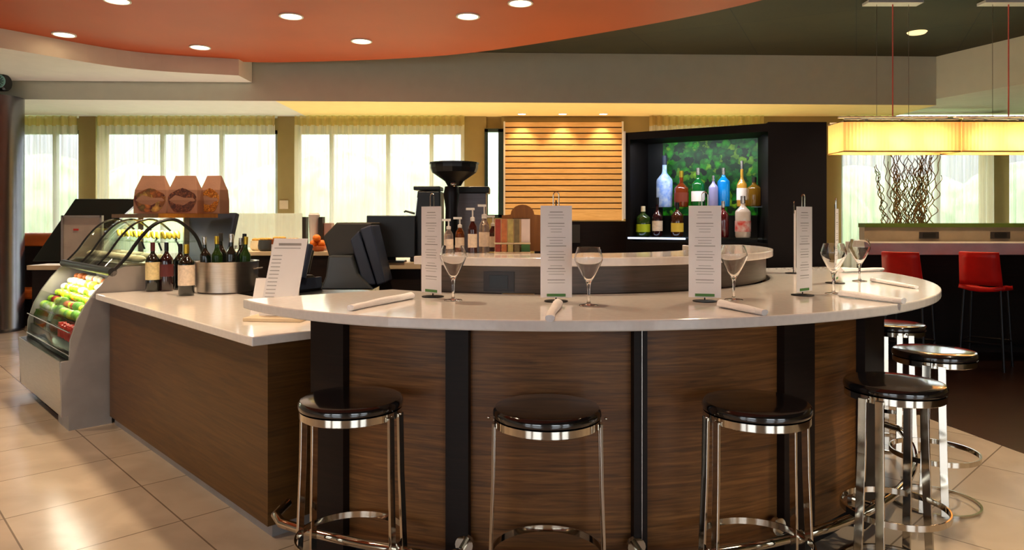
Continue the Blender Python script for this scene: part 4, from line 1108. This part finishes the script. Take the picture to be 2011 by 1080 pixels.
# pendant lamps
def pendant(x0, x1, lab, first=None):
    yc = 7.27; xc = (x0+x1)/2; L = x1-x0; zt, zb = 2.394, 2.094; dp = .34
    r = thing('pendant_lamp', lab, 'pendant lamp', (xc, yc, zb), 0, 'pleated yellow pendant lamps over the communal table')
    H = zt-zb
    b = MB(); path = []
    m = int(L/.012)
    for i in range(m): path.append((-L/2+L*i/m, -dp/2))
    m2 = int(dp/.012)
    for i in range(m2): path.append((L/2, -dp/2+dp*i/m2))
    for i in range(m): path.append((L/2-L*i/m, dp/2))
    for i in range(m2): path.append((-L/2, dp/2-dp*i/m2))
    n = len(path); lo = []; hi = []
    for i, (x, y) in enumerate(path):
        s = .004*math.sin(i*PI/1.5); f = 1+s/ (L/2)
        nx = x*(1+s*2/L) if abs(abs(x)-L/2) < 1e-6 else x
        ny = y+(s if y > 0 else -s) if abs(abs(y)-dp/2) < 1e-6 else y
        lo.append(b.bm.verts.new((nx, ny, 0))); hi.append(b.bm.verts.new((nx, ny, H)))
    for i in range(n): b.bm.faces.new((lo[i], lo[(i+1) % n], hi[(i+1) % n], hi[i])).smooth = True
    b.build('shade', M['shade'], r, sharp=70)
    for z in (0, H):
        MB().tube([V(-L/2, -dp/2, z), V(L/2, -dp/2, z), V(L/2, dp/2, z), V(-L/2, dp/2, z)], .008, 6, closed=True).build('shade_rim', mat('cream_binding', (236, 200, 120), .5) if z == 0 else M['steel'], r)
    MB().box((0, 0, H+.062), (L*.94, .05, .016)).build('top_bar', M['white_plastic'], r)
    MB().box((0, -dp/2+.01, H+.022), (L*.98, .02, .014)).box((0, dp/2-.01, H+.022), (L*.98, .02, .014)).build('rail_bar', M['white_plastic'], r)
    for i in (-1, 0, 1):
        x = i*L*.3
        MB().box((x, 0, H+.007), (.03, dp, .014)).box((x, 0, H+.035), (.012, .012, .055)).build('cross_bar', M['white_plastic'], r)
        bl = MB().ball((x, 0, H*.5), .045, seg=14).build('bulb', M['bulb'], r)
        MB().tube([V(x, 0, H), V(x, 0, H*.62)], .012, 8).build('lamp_holder', M['white_plastic'], r)
        l = bpy.data.lights.new('bulb_light', 'POINT'); l.energy = 6.5; l.color = (1, .70, .40); l.shadow_soft_size = .06
        o = bpy.data.objects.new('bulb_light', l); C.objects.link(o); o.location = (xc+x, yc-.0, zb+H*.5-.06)
    MB().tube([V(0, 0, H), V(0, 0, 3.63-zb)], .0065, 8).build('cord', M['redcord'], r)
    for s in (-1, 1): MB().tube([V(s*L*.14, 0, H), V(s*L*.14, 0, 3.63-zb)], .0025, 6).build('suspension_wire', M['steel'], r)
    MB().box((0, 0, 3.622-zb), (.56, .14, .03)).build('ceiling_canopy', M['white_plastic'], r, bevel=.004)
pendant(xb(1656, 7.1), xb(1886, 7.1), 'pleated yellow rectangular pendant lamp above the willow branches')
pendant(xb(1889, 7.1), xb(2119, 7.1), 'pleated yellow pendant lamp cut by the right edge of the photo')

# ================================================================== FAR LEFT
cp_ = at(-12, 9.05)
col = thing('steel_column', 'polished round steel column at the left edge', 'column', (cp_.x, cp_.y, 0))
MB().lathe([(0, .0), (.33, 0), (.33, .05), (.325, .06), (.325, 2.965), (0, 2.965)], seg=48).build('column_shaft', mat('dark_steel', (112, 112, 122), .22, 1, var=.05), col)
drm = thing('round_emblem', 'black drum with a pale blue round emblem above the steel column', 'sign', (at(2, 9.0).x, 8.9, 3.12), 0)
ax = Matrix.Rotation(PI/2, 3, 'Y')
MB().lathe([(0, -.3), (.105, -.3), (.105, .13), (.09, .15), (0, .15)], (0, 0, 0), 28, axis=ax).build('drum', M['black'], drm)
MB().lathe([(0, 0), (.082, 0), (.082, .01), (0, .01)], (.12, -.105, 0), 28, axis=Matrix.Rotation(PI/2, 3, 'X')).build('emblem_disc', mat('emblem_ring', (120, 168, 166), .5), drm)
b = MB()
for i in range(6):
    a = i*PI/6; b.box((.12, -.118, 0), (.13, .003, .008), ry=a)
b.build('emblem_pattern', M['dark_frame'], drm)
MB().tube([V(0, 0, .0), V(0, 0, .505)], .02, 8).build('hanger', M['black'], drm)
# big leaning dark monitor, grey board, orange banquette
dm = thing('large_display', 'large leaning dark display behind the food display case', 'display', at(150, 7.3), 0)
k = 7.3/F
def q2(px, py, y): return V((px-150)*k, y, EYE-(py-HY)*k)
b = MB(); b.slab([q2(76, 512, -.1), q2(150, 512, -.1), q2(253, 389, .25), q2(118, 389, .25)], (0, .06, 0)); b.build('screen', mat('dark_green_gloss', (16, 30, 30), .2), dm, bevel=.006)
MB().box((-.1, .12, .5), (.12, .08, 1.0)).build('stand_post', M['black'], dm); MB().box((-.1, .12, .02), (.5, .4, .04)).build('stand_base', M['black'], dm)
gb = thing('notice_board', 'grey framed board with a small red mark behind the display case', 'board', at(163, 6.95), 0)
k = 6.95/F
w_, h_ = 76*k, 92*k; zc = EYE-(471-HY)*k
MB().box((0, 0, zc), (w_, .025, h_)).build('board_panel', mat('beige_board', (176, 164, 150), .6), gb)
for s in (-1, 1): MB().box((s*w_/2, -.01, zc), (.02, .035, h_+.02)).box((0, -.01, zc+s*h_/2), (w_, .035, .02)).build('board_frame', M['steel_paint'], gb)
MB().box((-.06, -.015, zc+.1), (.05, .004, .018)).build('red_mark', M['redbox'], gb)
MB().box((0, .05, (zc-h_/2)/2), (.3, .08, zc-h_/2)).build('board_post', M['black'], gb)
sd = thing('side_table', 'dark side cabinet with pale top behind the display case', 'side table', at(112, 8.0), 0)
MB().box((0, .0, .43), (.36, .3, .86)).build('cabinet_body', M['espresso_wood'], sd); MB().box((0, 0, .885), (.44, .36, .05)).build('table_top', M['tan_edge'], sd, bevel=.004)
bq = thing('banquette', 'orange upholstered banquette below the leftmost window', 'bench seat', at(60, 9.9), 0)
MB().tube([V(-.9, 0, 1.12), V(-.3, 0, 1.13), V(.3, 0, 1.13), V(.9, 0, 1.12)], .1, 16).build('back_cushion', M['orange_vinyl'], bq)
MB().box((0, .02, .52), (1.8, .16, 1.04)).build('bench_back', M['espresso_wood'], bq)
MB().box((0, -.25, .42), (1.8, .5, .12)).build('seat_cushion', M['orange_vinyl'], bq, bevel=.03); MB().box((0, -.22, .18), (1.7, .4, .36)).build('plinth', M['espresso_wood'], bq)
# small wall plate on the pier between the two big curtains
struct(MB().box((xb(557, 10.78), 10.79, zat(402, 10.8)), (.13, .012, .13)).build('trim_1', M['tan_edge']))

# ================================================================== LIGHT, WORLD, CAMERA
W = bpy.data.worlds.new('world'); bpy.context.scene.world = W; W.use_nodes = True
bg = W.node_tree.nodes['Background']; bg.inputs['Color'].default_value = (.86, .94, 1, 1); 
_nt = W.node_tree; _tc = _nt.nodes.new('ShaderNodeTexCoord'); _sx = _nt.nodes.new('ShaderNodeSeparateXYZ'); _mr = _nt.nodes.new('ShaderNodeMapRange')
_mr.interpolation_type = 'SMOOTHSTEP'     # overcast sky: dim and hazy at the horizon, bright overhead
_mr.inputs['From Min'].default_value = .02; _mr.inputs['From Max'].default_value = .5
_mr.inputs['To Min'].default_value = 1.15; _mr.inputs['To Max'].default_value = 13.5
_nt.links.new(_tc.outputs['Generated'], _sx.inputs[0]); _nt.links.new(_sx.outputs['Z'], _mr.inputs['Value']); _nt.links.new(_mr.outputs['Result'], bg.inputs['Strength'])
def portal(x0, x1, z0, z1, y, facing):
    l = bpy.data.lights.new('portal', 'AREA'); l.shape = 'RECTANGLE'; l.size = x1-x0; l.size_y = z1-z0
    l.cycles.is_portal = True
    o = bpy.data.objects.new('window_portal', l); C.objects.link(o); o.location = ((x0+x1)/2, y, (z0+z1)/2)
    o.rotation_euler = (PI/2 if facing > 0 else -PI/2, 0, 0)
for a, c, _ in wins: portal(xb(a), xb(c), .84, 2.8, YB+.25, -1)
portal(-8.2, -1.2, .25, 2.9, -5.25, 1); portal(.2, 8, .25, 2.9, -5.25, 1)

cam = bpy.data.cameras.new('camera'); co = bpy.data.objects.new('camera', cam); C.objects.link(co)
co.location = (0, 0, EYE); co.rotation_euler = (PI/2, 0, 0)
cam.sensor_width = 36; cam.lens = F/2011*36; cam.shift_y = -(540-HY)/2011; cam.clip_start = .05
sc = bpy.context.scene; sc.camera = co
sc.view_settings.view_transform = 'Standard'; sc.view_settings.look = 'None'; sc.view_settings.gamma = 1
sc.view_settings.use_curve_mapping = False; sc.view_settings.exposure = 0.35
sc.cycles.use_denoising = True; sc.cycles.max_bounces = 10; sc.cycles.transparent_max_bounces = 24
sc.cycles.sample_clamp_indirect = 6; sc.cycles.caustics_reflective = False; sc.cycles.caustics_refractive = False
